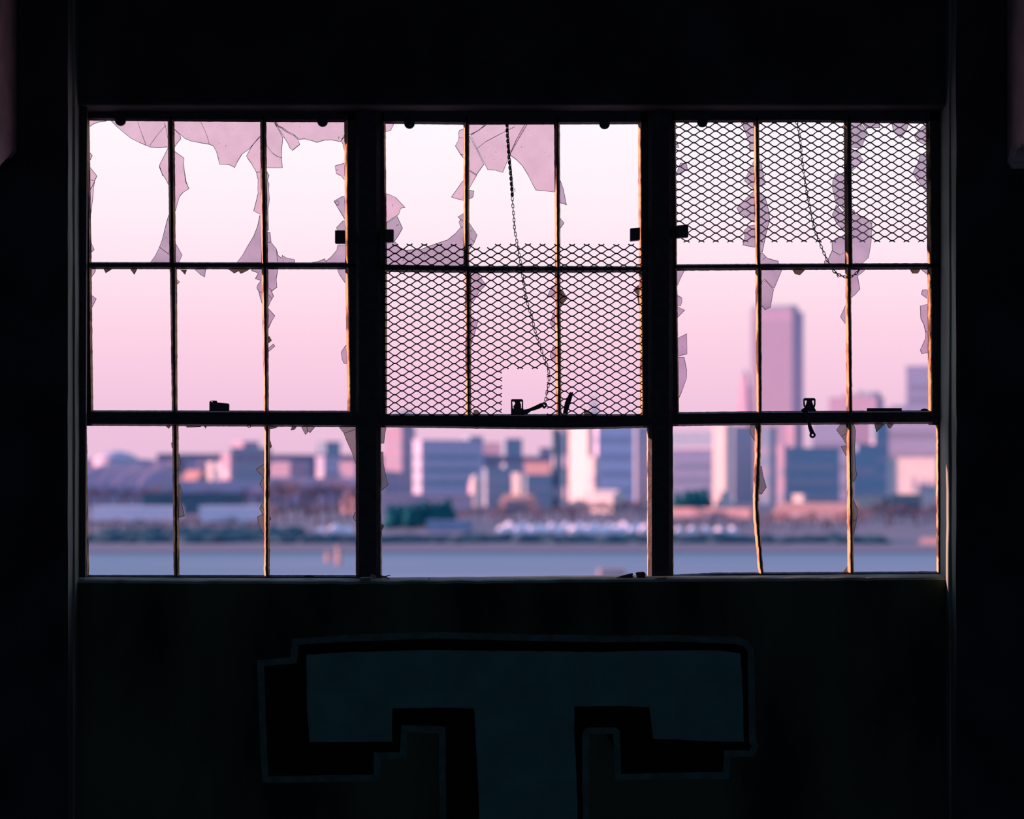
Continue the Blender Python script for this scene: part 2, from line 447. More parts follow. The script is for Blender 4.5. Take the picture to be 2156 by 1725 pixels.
# window 2
bar('stile', w2, [(236, 799, 811.6), (557, 799, 815), (900, 799, 815)], seed=21)
bar('jamb_bar', w2, [(893, 798, 802), (1222, 798, 804.7)], bev=(1, 3), seed=22)
bar('glazing_bar', w2, [(250, 975.5, 988), (557, 976, 988), (573, 978, 992), (874, 981, 992)], seed=23)
bar('glazing_bar', w2, [(250, 1166.5, 1179), (560, 1168.5, 1179.6), (575, 1168, 1180), (874, 1171, 1182)], bev=(6, 3), seed=24)
bar('stile', w2, [(236, 1343, 1367), (561, 1345, 1367), (900, 1348, 1367)], bev=(6, 3), seed=25)
bar('jamb_bar', w2, [(893, 1361.5, 1368), (1222, 1363, 1369)], bev=(5, 1), seed=26)
bar('top_rail', w2, [(799, 234, 261), (985, 236, 263), (1367, 236, 262)], False, (2, 4), 27, .6)
bar('middle_rail', w2, [(802, 557, 573), (988, 560, 575), (1366, 561, 574)], False, (3, 4), 28, .9)
bar('bottom_rail', w2, [(799, 871.5, 900), (1090, 872, 904), (1180, 872, 905), (1367, 872, 901.5)], False, (4, 4), 29, .6, D0 - .028)
bar('sill_bar', w2, [(798, 1219, 1226), (1085, 1218, 1226), (1300, 1216, 1225), (1369, 1213.5, 1223)], False, (2, 2), 30, .6)
# window 3
bar('stile', w3, [(234, 1410, 1422.4), (557, 1410, 1425.5), (897, 1410, 1430)], seed=41)
bar('jamb_bar', w3, [(893, 1409, 1414.8), (1218, 1409, 1418.5)], bev=(1, 3), seed=42)
bar('glazing_bar', w3, [(248, 1586, 1598), (557, 1590, 1601), (570, 1590, 1603.5), (868, 1593, 1604)], bev=(6, 3), seed=43)
bar('glazing_bar', w3, [(248, 1776, 1792), (555, 1779, 1794.7), (570, 1779, 1791.5), (866, 1782, 1794.6)], bev=(7, 3), seed=44)
bent = bar('glazing_bar', w3, [(890, 1590, 1603), (970, 1588.5, 1601), (1062, 1585, 1597), (1092, 1586.5, 1598.5), (1150, 1591.5, 1603), (1208, 1597, 1608)], bev=(6, 3), seed=45, rough=1.5)
bent['label'] = 'bent lower glazing bar'
bar('glazing_bar', w3, [(890, 1782, 1794), (1050, 1783, 1796), (1206, 1784.5, 1798)], bev=(6, 4), seed=46)
bar('stile', w3, [(234, 1948.7, 1978), (554, 1952, 1978), (895, 1954.5, 1978)], bev=(7, 3), seed=47, rough=1.5)
bar('jamb_bar', w3, [(889, 1970, 1978), (1216, 1971.7, 1979)], bev=(6, 1), seed=48, rough=1.5)
bar('top_rail', w3, [(1410, 233, 258.6), (1700, 233, 258), (1978, 234, 261)], False, (2, 4), 49, .6)
bar('middle_rail', w3, [(1412, 557, 570.5), (1690, 555, 569), (1978, 554, 568)], False, (3, 5), 50, 1.0)
bar('bottom_rail', w3, [(1410, 868, 898), (1600, 866, 895.5), (1978, 864, 893)], False, (4, 4), 51, .7, D0 - .028)
bar('sill_bar', w3, [(1409, 1211, 1221), (1440, 1209, 1220), (1500, 1206, 1218), (1979, 1203, 1216)], False, (3, 2), 52, .7)

S1 = [  # (view, outline, cracks, material)
 (1, [(270,150),(480,150),(470,160),(430,175),(370,180),(320,200),(292,220),(270,225)], [], G),
 (1, [(482,150),(500,170),(560,230),(630,290),(700,345),(780,385),(850,415),(870,422),(890,432),(960,438),(1065,432),(1090,432),(1090,150)], [[(765,175),(810,300),(850,410)],[(1050,210),(970,300),(885,420)],[(1035,185),(1058,260),(1068,340)]], G),
 (1, [(1070,440),(1040,500),(985,610),(985,640),(1010,700),(1050,760),(1075,812),(1100,812),(1100,440)], [[(985,620),(1020,722)]], G),
 (1, [(1082,1105),(1060,1170),(1040,1250),(1010,1370),(980,1450),(940,1530),(885,1605),(1105,1605),(1105,1105)], [[(985,1440),(1085,1515)]], K),
 (1, [(265,470),(290,490),(310,515),(290,560),(265,570)], [], G),
 (1, [(265,615),(290,635),(358,722),(335,770),(325,830),(318,920),(305,1030),(297,1100),(265,1100)], [[(290,760),(335,772)],[(333,775),(290,860)]], G),
 (1, [(280,1375),(300,1400),(330,1465),(305,1490),(280,1490)], [], K),
 (1, [(1118,235),(1140,255),(1195,305),(1205,345),(1160,400),(1135,440),(1118,440)], [], G),
 (1, [(1118,150),(1118,235),(1200,308),(1240,345),(1300,370),(1400,390),(1490,405),(1530,425),(1560,480),(1580,560),(1590,605),(1653,605),(1693,612),(1745,640),(1773,580),(1823,500),(1888,455),(1998,325),(2015,320),(2015,150)], [[(1405,180),(1460,300),(1490,405)]], G),
 (2, [(490,325),(465,328),(400,398),(365,450),(328,520),(340,545),(380,600),(415,660),(430,690),(445,760),(443,850),(445,900),(420,1000),(400,1075),(470,1110),(492,1110)], [[(428,685),(470,682)]], G),
 (2, [(490,1115),(462,1120),(440,1230),(400,1330),(340,1430),(290,1520),(225,1605),(500,1605)], [], K),
 (1, [(1118,465),(1145,475),(1235,540),(1232,600),(1240,680),(1252,780),(1287,850),(1230,885),(1190,930),(1170,990),(1150,1070),(1140,1090),(1118,1090)], [[(1243,700),(1255,780),(1280,845)],[(1246,740),(1260,800),(1284,846)]], G),
 (1, [(1135,1390),(1155,1410),(1215,1520),(1185,1590),(1185,1605),(1135,1605)], [], K),
 (2, [(518,165),(608,165),(610,180),(660,260),(700,335),(690,430),(685,520),(695,640),(518,640)], [[(535,415),(590,490),(640,525),(690,540)]], G),
 (2, [(612,165),(640,220),(690,240),(740,280),(810,310),(850,350),(870,405),(795,467),(765,440),(745,390),(715,345),(660,255)], [], G),
 (2, [(622,165),(650,222),(700,240),(740,275),(800,300),(845,340),(860,355),(920,350),(980,365),(1040,385),(1120,362),(1190,360),(1280,378),(1320,310),(1345,310),(1345,165)], [[(1265,325),(1258,350)]], G),
 (2, [(1345,320),(1318,322),(1285,362),(1300,400),(1318,470),(1345,470)], [], G),
 (2, [(1345,590),(1318,590),(1222,618),(1235,700),(1280,720),(1310,755),(1345,775)], [[(1248,650),(1238,672)]], G),
 (2, [(1345,935),(1300,925),(1210,975),(1260,1060),(1320,1160),(1345,1160)], [[(1215,975),(1240,1015),(1265,1010)],[(1225,990),(1250,970),(1268,1000)]], K),
 (2, [(1345,1168),(1300,1175),(1235,1245),(1260,1290),(1345,1290)], [], K),
 (2, [(1345,1415),(1250,1415),(1240,1470),(1180,1540),(1130,1580),(1120,1555),(1060,1580),(980,1595),(980,1612),(1345,1612)], [[(1130,1580),(1140,1596)]], K),
 (2, [(525,650),(545,690),(560,715),(545,770),(560,800),(555,870),(565,950),(550,1050),(555,1270),(525,1285)], [], K),
 (2, [(530,1290),(570,1290),(580,1390),(635,1460),(650,1520),(685,1550),(690,1520),(730,1545),(818,1565),(815,1612),(530,1612)], [[(545,1395),(580,1385)],[(635,1480),(640,1560),(650,1590)]], K),
 (7, [(275,115),(322,115),(325,135),(310,165),(288,195),(275,198)], [], K),
 (7, [(395,110),(485,110),(480,122),(420,160)], [], B_),
 (7, [(645,110),(722,110),(718,128),(693,175)], [], B_),
 (7, [(275,365),(290,372),(332,405),(290,490),(275,495)], [], K),
 (7, [(1270,125),(1378,125),(1375,140),(1368,200),(1330,180)], [], K),
 (7, [(1135,128),(1195,128),(1190,145),(1178,175)], [], B_),
 (7, [(1085,205),(1130,245),(1100,270),(1085,280)], [], K),
 (8, [(170,115),(400,115),(370,135),(320,160),(300,165),(285,140),(240,163),(210,140)], [], B_),
 (8, [(402,120),(410,140),(470,160),(440,215),(495,232),(465,270),(455,300),(475,340),(490,400),(505,450),(525,455),(525,115)], [[(475,340),(505,345)]], K),
 (8, [(550,115),(660,115),(658,140),(645,220),(652,295),(600,335),(620,380),(590,430),(567,485),(550,490)], [[(575,300),(605,340)],[(570,370),(600,405)]], K),
 (8, [(550,485),(567,495),(632,568),(600,620),(565,700),(550,710)], [], K),
 (8, [(555,762),(580,765),(600,805),(570,830),(555,835)], [], B_),
 (8, [(555,890),(570,875),(615,835),(632,858),(570,912),(555,922)], [], K),
 (8, [(1335,115),(1225,115),(1228,130),(1245,175),(1300,255),(1335,270)], [], K),
 (8, [(1330,840),(1305,850),(1262,915),(1270,980),(1285,1020),(1330,1034)], [], K),
 (13, [(925,105),(1005,105),(1000,118),(978,150)], [], B_),
 (13, [(1000,285),(1030,285),(1030,355),(1008,335)], [], K),
 (13, [(1135,105),(1295,105),(1285,132),(1220,136),(1150,138)], [], B_),
 (13, [(1305,105),(1348,105),(1345,120),(1328,148)], [], B_),
 (13, [(1060,375),(1080,395),(1095,465),(1080,550),(1060,560)], [], K),
 (13, [(1060,665),(1085,680),(1112,765),(1085,780),(1095,830),(1130,985),(1080,998),(1060,998)], [], K),
 (14, [(410,485),(385,490),(315,535),(320,550),(380,610),(348,685),(385,740),(410,745)], [[(380,610),(400,640)]], K),
 (14, [(410,820),(375,860),(345,910),(375,965),(325,990),(335,1050),(355,1100),(385,1160),(410,1165)], [[(375,965),(400,980)],[(360,890),(395,930)]], K),
 (14, [(440,115),(530,115),(525,130),(500,145),(455,152),(440,152)], [], B_),
 (14, [(645,165),(660,115),(715,115),(680,160)], [], B_),
 (14, [(748,138),(758,115),(885,115),(880,130),(830,190),(815,178),(785,208)], [[(800,135),(805,180)]], K),
 (14, [(1095,120),(1300,120),(1300,480),(1265,485),(1230,380),(1180,270),(1150,190)], [[(1150,190),(1200,180),(1260,155)]], K),
 (14, [(430,245),(450,265),(465,320),(440,350),(430,350)], [], B_),
 (14, [(430,945),(458,1010),(430,1055)], [], B_),
 (14, [(1285,925),(1255,950),(1240,1000),(1258,1030),(1285,1045)], [], K)]
S2 = [
 (3, [(280,190),(382,190),(375,212),(360,240),(348,265),(280,278)], [[(350,262),(345,268)]], G),
 (3, [(1100,238),(1040,260),(1030,290),(1035,335),(1025,370),(998,420),(1050,505),(1080,545),(1100,550)], [[(1030,335),(1080,338)],[(1050,500),(1085,512)]], G),
 (3, [(1100,745),(1060,790),(958,935),(1000,950),(1080,970),(1100,975)], [], G),
 (3, [(282,892),(340,910),(400,938),(495,1040),(450,1050),(430,1110),(413,1123),(305,1195),(282,1200)], [[(365,1005),(372,1030)]], G),
 (3, [(282,1206),(305,1198),(415,1128),(470,1250),(430,1320),(390,1378),(282,1398)], [[(400,1225),(430,1210)]], K),
 (3, [(282,1402),(390,1382),(440,1440),(500,1470),(560,1465),(650,1462),(730,1430),(800,1405),(920,1365),(1000,1300),(1050,1242),(1100,1242),(1100,1635),(282,1635)], [[(470,1580),(520,1475)],[(690,1500),(690,1530)]], K),
 (3, [(1100,1095),(1075,1103),(1022,1135),(1050,1160),(1035,1185),(1050,1238),(1100,1238)], [[(1045,1158),(1080,1175)]], K),
 (3, [(1125,195),(1315,195),(1240,262),(1150,306),(1125,315)], [], G),
 (3, [(1125,320),(1150,322),(1215,450),(1290,605),(1215,712),(1145,668),(1125,665)], [], G),
 (3, [(1153,310),(1312,205),(1320,195),(1730,195),(1640,350),(1550,510),(1480,688),(1400,665),(1325,660),(1217,448)], [[(1217,448),(1300,380),(1450,300),(1600,225)]], G),
 (4, [(215,195),(130,350),(72,480),(67,515),(130,560),(190,620),(250,720),(290,800),(325,865),(400,872),(515,885),(535,886),(535,195)], [], G),
 (3, [(1125,670),(1145,672),(1218,716),(1180,780),(1140,850),(1125,855)], [], G),
 (3, [(1125,860),(1190,872),(1180,935),(1145,955),(1125,960)], [], K),
 (3, [(1125,1180),(1145,1200),(1222,1318),(1190,1400),(1145,1460),(1125,1470)], [[(1150,1278),(1168,1266)],[(1150,1350),(1190,1388)]], K),
 (4, [(558,735),(580,780),(605,850),(638,1015),(575,995),(558,992)], [], K),
 (4, [(558,1135),(580,1155),(615,1195),(580,1245),(558,1260)], [], K),
 (9, [(945,150),(1020,150),(1030,170),(1105,272),(1040,340),(1000,410),(965,460),(945,465)], [], K),
 (9, [(945,550),(960,565),(1030,620),(1000,730),(965,840),(945,860)], [], K),
 (10, [(510,265),(455,290),(415,390),(510,390)], [], K),
 (10, [(510,470),(480,530),(440,640),(510,720)], [], K),
 (10, [(515,845),(470,870),(442,950),(465,1000),(515,1035)], [], K),
 (9, [(985,1468),(1020,1465),(1050,1500),(1055,1530),(985,1530)], [], B_),
 (10, [(535,305),(570,330),(615,405),(560,460),(535,485)], [], B_),
 (10, [(1320,265),(1280,280),(1240,320),(1275,365),(1290,460),(1320,465)], [], B_),
 (10, [(770,1455),(850,1495),(870,1525),(770,1525)], [], B_),
 (15, [(80,120),(155,120),(152,138),(140,200),(130,290),(80,292)], [], K),
 (15, [(85,368),(122,372),(125,480),(150,610),(172,685),(105,745),(85,750)], [], K),
 (15, [(92,1040),(133,1080),(92,1150)], [], B_)]
S3 = [
 (5, [(190,290),(228,320),(205,355),(190,358)], [], K),
 (5, [(190,360),(215,375),(242,435),(190,438)], [], K),
 (5, [(195,730),(250,590),(315,595),(325,655),(215,715)], [], K),
 (5, [(855,165),(1005,165),(1005,470),(945,470),(950,400),(910,290)], [], K),
 (5, [(1010,540),(980,590),(895,770),(1010,868)], [], K),
 (5, [(1010,865),(970,890),(818,1045),(840,1085),(1010,1200)], [], K),
 (5, [(1015,1212),(940,1225),(895,1270),(900,1350),(880,1420),(1015,1447)], [], K),
 (5, [(1035,510),(1070,600),(1110,808),(1035,838)], [], K),
 (5, [(1035,880),(1060,890),(1110,940),(1140,1050),(1155,1160),(1120,1300),(1080,1492),(1035,1495)], [[(1055,1000),(1105,945)]], K),
 (5, [(1040,1498),(1082,1500),(1130,1550),(1240,1580),(1245,1622),(1040,1622)], [[(1080,1570),(1110,1540)]], K),
 (6, [(585,690),(475,700),(445,770),(442,840),(465,950),(500,1008),(585,1095)], [], K),
 (6, [(480,1012),(550,1088),(585,1110),(585,1300),(490,1210),(440,1110),(465,1060)], [], K),
 (6, [(590,1315),(475,1350),(437,1390),(440,1470),(400,1560),(360,1580),(362,1620),(590,1620)], [[(440,1475),(520,1520),(570,1490)]], K),
 (6, [(618,175),(735,175),(740,200),(800,280),(735,445),(680,440),(618,430)], [[(720,200),(732,225)]], K),
 (6, [(622,438),(680,465),(757,560),(645,672),(622,680)], [], K),
 (6, [(740,180),(912,180),(915,195),(925,235),(780,240)], [], K),
 (6, [(1040,180),(1218,180),(1215,195),(1190,270),(1135,340),(1060,280)], [], K),
 (6, [(1405,195),(1350,220),(1262,310),(1300,370),(1385,415),(1405,420)], [], K),
 (6, [(1405,500),(1330,500),(1300,600),(1250,695),(1310,780),(1350,830),(1405,895)], [], K),
 (6, [(628,1045),(670,1075),(665,1105),(820,1170),(845,1200),(835,1400),(810,1545),(750,1600),(750,1620),(628,1620)], [[(820,1170),(840,1210)]], K),
 (11, [(190,125),(262,125),(260,140),(225,210),(205,260),(190,262)], [], K),
 (11, [(190,345),(240,375),(243,410),(230,450),(190,452)], [], K),
 (11, [(190,452),(268,488),(205,555),(190,562)], [], K),
 (11, [(192,755),(215,735),(285,700),(288,888),(192,912)], [], K),
 (11, [(192,914),(262,914),(285,1030),(283,1110),(240,1230),(210,1300),(192,1305)], [], K),
 (11, [(950,120),(1148,120),(1145,135),(1080,292),(1060,280),(995,210),(950,250)], [], K),
 (11, [(950,258),(997,215),(1075,300),(1045,465),(995,488),(950,435)], [], K),
 (12, [(525,425),(470,550),(525,625)], [], K),
 (12, [(30,112),(155,112),(150,125),(105,170),(60,160)], [], B_),
 (12, [(555,120),(695,120),(690,132),(630,180),(650,298),(605,350),(555,388)], [], K),
 (12, [(1280,300),(1215,302),(1205,345),(1280,400)], [], K),
 (12, [(1280,428),(1195,450),(1200,565),(1228,620),(1245,700),(1240,750),(1195,850),(1210,885),(1280,875)], [[(1240,678),(1262,682)]], K),
 (12, [(1100,112),(1200,112),(1195,125),(1175,155),(1125,155)], [], B_),
 (12, [(1195,112),(1275,112),(1275,178),(1260,165)], [], K),
 (17, [(980,95),(918,95),(900,150),(905,200),(950,270),(980,275)], [], K),
 (17, [(985,495),(1015,510),(1030,600),(1062,710),(1015,778),(985,770)], [], K),
 (18, [(445,75),(385,85),(340,150),(400,230),(430,280),(445,285)], [[(390,205),(425,180)]], K),
 (18, [(445,282),(380,295),(425,380),(445,385)], [], K),
 (18, [(450,1345),(405,1400),(400,1412),(450,1412)], [], K),
 (18, [(472,90),(500,110),(512,155),(505,300),(510,490),(525,545),(495,610),(472,612)], [], K),
 (18, [(475,740),(490,765),(525,840),(528,900),(520,945),(475,945)], [], K),
 (18, [(475,948),(520,952),(510,1000),(495,1080),(475,1085)], [], K),
 (18, [(675,85),(775,85),(770,100),(735,130),(695,170)], [], B_),
 (18, [(785,90),(855,90),(820,135),(800,130)], [], B_)]
for win, lst in ((w1, S1), (w2, S2), (w3, S3)):
    for v, pts, cr, m in lst:
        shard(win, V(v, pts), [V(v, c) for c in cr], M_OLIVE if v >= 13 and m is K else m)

for win, px, py in ((w1, 255.5, 256), (w1, 680, 258), (w2, 862.5, 262), (w2, 1272.5, 263), (w3, 1478, 259)):
    half_disc(win, px, py, 11)
block('pivot_block', w1, 707.5, 728, 488, 515)
block('pivot_block', w2, 812, 830, 486, 512)
block('pivot_block', w2, 1325.5, 1346, 482, 508, skew=2)
block('pivot_block', w3, 1422, 1447, 476, 502, skew=2)
def latch(parent, polys, ring, name='latch'):
    bm = bmesh.new()
    for pts in (polys[:-1] if ring else polys): px_prism(bm, pts, D0 - .045, D0 - .033)
    o = finish(name, bm, M_IRON, parent)
    if ring:
        o['base'] = parent['base']
        bm = bmesh.new(); px_prism(bm, polys[-1], D0 - .045, D0 - .033)
        (cx, cy), r0, r1 = ring
        n = 16
        for k in range(n):
            a0, a1 = 2 * math.pi * k / n, 2 * math.pi * (k + 1) / n
            q = [(cx + r * math.cos(a), cy + r * math.sin(a)) for r, a in ((r0, a0), (r1, a0), (r1, a1), (r0, a1))]
            px_prism(bm, q, D0 - .045, D0 - .033)
        finish('lever', bm, M_IRON, o)
    return o
# middle window: catch with a lever reaching out to the chain
latch(w2, [V(10, q) for q in ([(80,1368),(178,1368),(188,1380),(188,1392),(72,1392),(72,1378)], [(72,1388),(84,1388),(90,1460),(72,1460)], [(176,1388),(188,1388),(188,1460),(172,1460)],
          [(104,1388),(156,1388),(168,1420),(168,1460),(104,1460),(92,1440),(112,1410)], [(72,1455),(190,1455),(200,1520),(72,1520)],
          [(186,1468),(230,1462),(300,1432),(362,1402),(376,1440),(340,1460),(260,1484),(222,1515),(186,1515)])], (V(10, [(388, 1424)])[0], 2.2, 6.2))
# right window: catch with its lever hanging down
latch(w3, [V(12, q) for q in ([(132,1290),(224,1290),(233,1302),(233,1312),(124,1312),(124,1300)], [(124,1308),(134,1308),(140,1376),(130,1370),(124,1350)], [(222,1308),(233,1308),(233,1350),(226,1376),(216,1376)],
          [(158,1308),(200,1308),(208,1340),(222,1376),(135,1376),(150,1340)], [(135,1374),(222,1374),(236,1400),(236,1412),(102,1412),(104,1396)],
          [(108,1408),(160,1408),(178,1450),(192,1530),(222,1600),(186,1612),(170,1560),(152,1470),(128,1424)])], (V(12, [(207, 1624)])[0], 2.4, 6.4))
# left window: stub of a catch
latch(w1, [V(8, q) for q in ([(18,1398),(26,1386),(52,1400),(52,1482),(18,1482)], [(26,1386),(34,1381),(60,1381),(88,1382),(90,1398),(200,1410),(206,1420),(205,1482),(50,1482),(50,1398),(46,1388)])], None)
bm = bmesh.new(); px_prism(bm, V(12, [(702,1380),(1015,1380),(1016,1410),(702,1410)]), D0 - .036, D0 - .026)
finish('rail_plate', bm, M_IRON, w3)
bm = bmesh.new(); px_prism(bm, V(12, [(1180,1405),(1195,1390),(1220,1384),(1245,1388),(1265,1405)]), D0 - .036, D0 - .026)
finish('rail_lug', bm, M_IRON, w3)
bm = bmesh.new(); tube(bm, [P(*V(14, [(248 + 14 * math.cos(a), 124 + 16 * math.sin(a))])[0], D0 - .03) for a in [2 * math.pi * k / 12 for k in range(12)]], .0018, 5, True)
finish('rail_ring', bm, M_IRON, w1)

# mullions between the windows: steel posts on small feet
def mullion(name, xa, xb, seed, label):
    root = thing(name, P((xa + xb) / 2, 1222, D0), label, 'window mullion', kind='structure')
    bm = bmesh.new(); n = 90; rings = []
    for k in range(n + 1):
        y = 226 + (1224 - 226) * k / n
        ja = .8 * mnoise.noise((y * .05, seed, 1)); jb = .8 * mnoise.noise((y * .05, seed, 4))
        drift = 3.0 * (k / n)
        sec = [(xa + ja + drift * .3, D0 + .008), (xa + ja + drift * .3, D0 - .03), (xa + 8, D0 - .042), (xb - 8, D0 - .042), (xb + jb + drift * .3, D0 - .03), (xb + jb + drift * .3, D0 + .008)]
        rings.append([bm.verts.new((wx(q), d, wz(y))) for q, d in sec])
    for A, B in zip(rings, rings[1:]):
        for k in range(6): bm.faces.new((A[k], A[(k + 1) % 6], B[(k + 1) % 6], B[k]))
    bm.faces.new(rings[0][::-1]); bm.faces.new(rings[-1])
    finish('post', bm, M_STEEL, root)
    xm = (xa + xb) / 2
    bm = bmesh.new(); px_prism(bm, [(xm - 14, 1214), (xm + 10, 1213), (xm + 10, 1228), (xm + 4, 1231), (xm - 13, 1223)], D0 - .135, D0 - .04)
    bmesh.ops.bevel(bm, geom=bm.edges[:], offset=.002, segments=1, affect='EDGES')
    finish('foot_bracket', bm, M_JAMB, root)
mullion('trim_1', 749.5, 801.5, 1.3, 'black steel mullion between the left and middle windows')
mullion('trim_2', 1363, 1415, 7.7, 'black steel mullion between the middle and right windows')

# ------------------------------------------------------------------ expanded metal screens
def screen(name, x0, x1, y0, y1, px0, py0, depth, r, keep, label):
    """Diamond lattice of flattened steel strands; keep(x, y) says where the sheet has not been cut away."""
    PX, PY = 31.0, 16.55
    bm = bmesh.new()
    sc = depth / D0
    rowi = 0
    y = py0
    def strand(a, b, w):
        a, b = Vector((wx(a[0]), 0, wz(a[1]))), Vector((wx(b[0]), 0, wz(b[1])))
        t = (b - a).normalized(); nrm = Vector((-t.z, 0, t.x)) * w
        q = [a - nrm, b - nrm, b + nrm, a + nrm]
        prism(bm, [(p.x, p.z) for p in q], depth - r, depth + r)
    j = int((y0 - py0) // (PY / 2)) - 2
    while py0 + j * PY / 2 < y1 + PY:
        yy = py0 + j * PY / 2
        i = int((x0 - px0) // PX) - 2
        while px0 + i * PX < x1 + PX:
            xx = px0 + i * PX + (PX / 2 if j % 2 else 0)
            sag = 1.2 * mnoise.noise((xx * .012, yy * .012, depth * 50))
            def nd(x, y): return (x + 1.2 * mnoise.noise((x * .02, y * .02, 3)), y + 1.2 * mnoise.noise((x * .015, y * .015, 8)))
            if keep(xx, yy):
                a, b = nd(xx - 2.5, yy), nd(xx + 2.5, yy)
                strand(a, b, r * 1.35)
            for sx in (-1, 1):
                p = (xx + sx * 2.3, yy); q = (xx + sx * (PX / 2 - 2.3), yy + PY / 2)
                mid = ((p[0] + q[0]) / 2, (p[1] + q[1]) / 2)
                kp, kq = keep(*p), keep(*q)
                p, q = nd(*p), nd(*q)
                if kp and kq: strand(p, q, r)
                elif kp and keep(*mid): strand(p, ((p[0] + q[0]) / 2, (p[1] + q[1]) / 2), r)
                elif kq and keep(*mid): strand(((p[0] + q[0]) / 2, (p[1] + q[1]) / 2), q, r)
                elif kp or kq:
                    if kp: strand(p, (p[0] + (q[0] - p[0]) * .35, p[1] + (q[1] - p[1]) * .35), r)
                    else: strand((q[0] + (p[0] - q[0]) * .35, q[1] + (p[1] - q[1]) * .35), q, r)
            i += 1
        j += 1
    return tag(finish(name, bm, M_MESH, origin=P((x0 + x1) / 2, y1, depth)), label, 'wire screen')
def keep_mid(x, y):
    top = 517.5 if x < 985 else (519.5 if 995 < x < 1030 else 516)
    if x < 985: top = 516
    if not (804 < x < 1356 and top < y < 880): return False
    if 1062 < x < 1152 and 776 < y: return False
    return True
screen('expanded_metal_screen', 804, 1356, 516, 880, 832, 584.5, D0 - .030, .0025, keep_mid, 'expanded metal screen across the middle window with a square hole cut at its foot')
def keep_right(x, y): return 1412 < x < 1962 and 246 < y < 507
screen('expanded_metal_screen', 1412, 1962, 246, 507, 1431.6, 265.0, D0 + .036, .0024, keep_right, 'expanded metal screen over the top panes of the right window')

# ------------------------------------------------------------------ chains
def chain_points(ctrl, step):
    out = [Vector(ctrl[0])]; acc = 0
    for a, b in zip(ctrl, ctrl[1:]):
        a, b = Vector(a), Vector(b); L = (b - a).length; t = step - acc
        while t <= L:
            out.append(a + (b - a) * (t / L)); t += step
        acc = L - (t - step)
    return out
def links(bm, ctrl, pitch, rw, rt, turn0=0.0):
    pts = chain_points(ctrl, pitch)
    for i, (a, b) in enumerate(zip(pts, pts[1:])):
        t = (b - a).normalized(); c = (a + b) / 2
        ref = Vector((0, 1, 0)) if abs(t.y) < .9 else Vector((1, 0, 0))
        u = t.cross(ref).normalized(); v = t.cross(u)
        ang = turn0 + (math.pi / 2 if i % 2 else 0) + .5 * mnoise.noise((i * .37, turn0, 2))
        s = u * math.cos(ang) + v * math.sin(ang)
        h = pitch * .62
        ring = []
        for k in range(10):
            th = 2 * math.pi * k / 10
            cl, sl = math.cos(th), math.sin(th)
            ring.append(c + t * (cl * rw + math.copysign(h - rw, cl) if abs(cl) > .05 else 0) + s * sl * rw)
        tube(bm, ring, rt, 5, True)
d_c = D0 - .06
bm = bmesh.new()
up = [P(*q, d_c) for q in V(4, [(33, 195), (36, 300), (48, 450), (56, 560), (70, 700), (80, 830), (88, 935)])]
links(bm, up, .0125, .0046, .0024)
links(bm, [p + Vector((.003, -.004, 0)) for p in up], .0125, .0046, .0024, .8)
lo = [P(*q, d_c) for q in V(4, [(88, 935), (96, 1040), (106, 1150), (112, 1260), (128, 1350), (150, 1450), (165, 1560), (180, 1630)])] + \
     [P(*q, d_c) for q in V(10, [(172, 130), (186, 200), (210, 370), (235, 470), (275, 600), (310, 740), (355, 880), (390, 970), (418, 1050), (436, 1110), (436, 1200), (420, 1270), (408, 1340), (396, 1405), (386, 1470)])]
links(bm, lo, .0165, .0050, .0018)
tube(bm, [P(*q, d_c) for q in V(4, [(84, 855), (100, 848), (116, 858), (116, 880)])], .0014, 5)
rg = V(10, [(216, 396)])[0]
tube(bm, [P(rg[0] + 3.2 * math.cos(a), rg[1] + 3.2 * math.sin(a), d_c) for a in [2 * math.pi * k / 12 for k in range(12)]], .0016, 5, True)
for q in V(10, [(268, 556)]):
    p = P(*q, d_c); tube(bm, [p + Vector((-.004, 0, .006)), p, p + Vector((.006, -.003, -.004))], .0016, 5)
tag(finish('pull_chain', bm, M_CHAIN, origin=P(1066, 264, d_c)), 'long rusty pull chain hanging down the middle window to its catch lever', 'chain')
bm = bmesh.new()
links(bm, [P(*q, d_c) for q in V(6, [(70, 165), (95, 205), (115, 360), (148, 640), (180, 860), (225, 1080), (255, 1230), (290, 1330), (345, 1470), (400, 1590), (440, 1640), (470, 1690)])], .0165, .0050, .0018)
links(bm, [P(*q, d_c + .01) for q in V(12, [(405, 128), (440, 160), (490, 180), (530, 190), (570, 184), (610, 160), (640, 130), (652, 100)])], .0145, .0050, .0022)
for q in V(12, [(445, 182), (440, 150)]):
    p = P(*q, d_c); tube(bm, [p + Vector((-.004, 0, .006)), p, p + Vector((.005, -.003, -.006))], .0016, 5)
tag(finish('pull_chain', bm, M_CHAIN, origin=P(1680, 258, d_c)), 'slack pull chain slanting behind the right window and looped over its bar', 'chain')

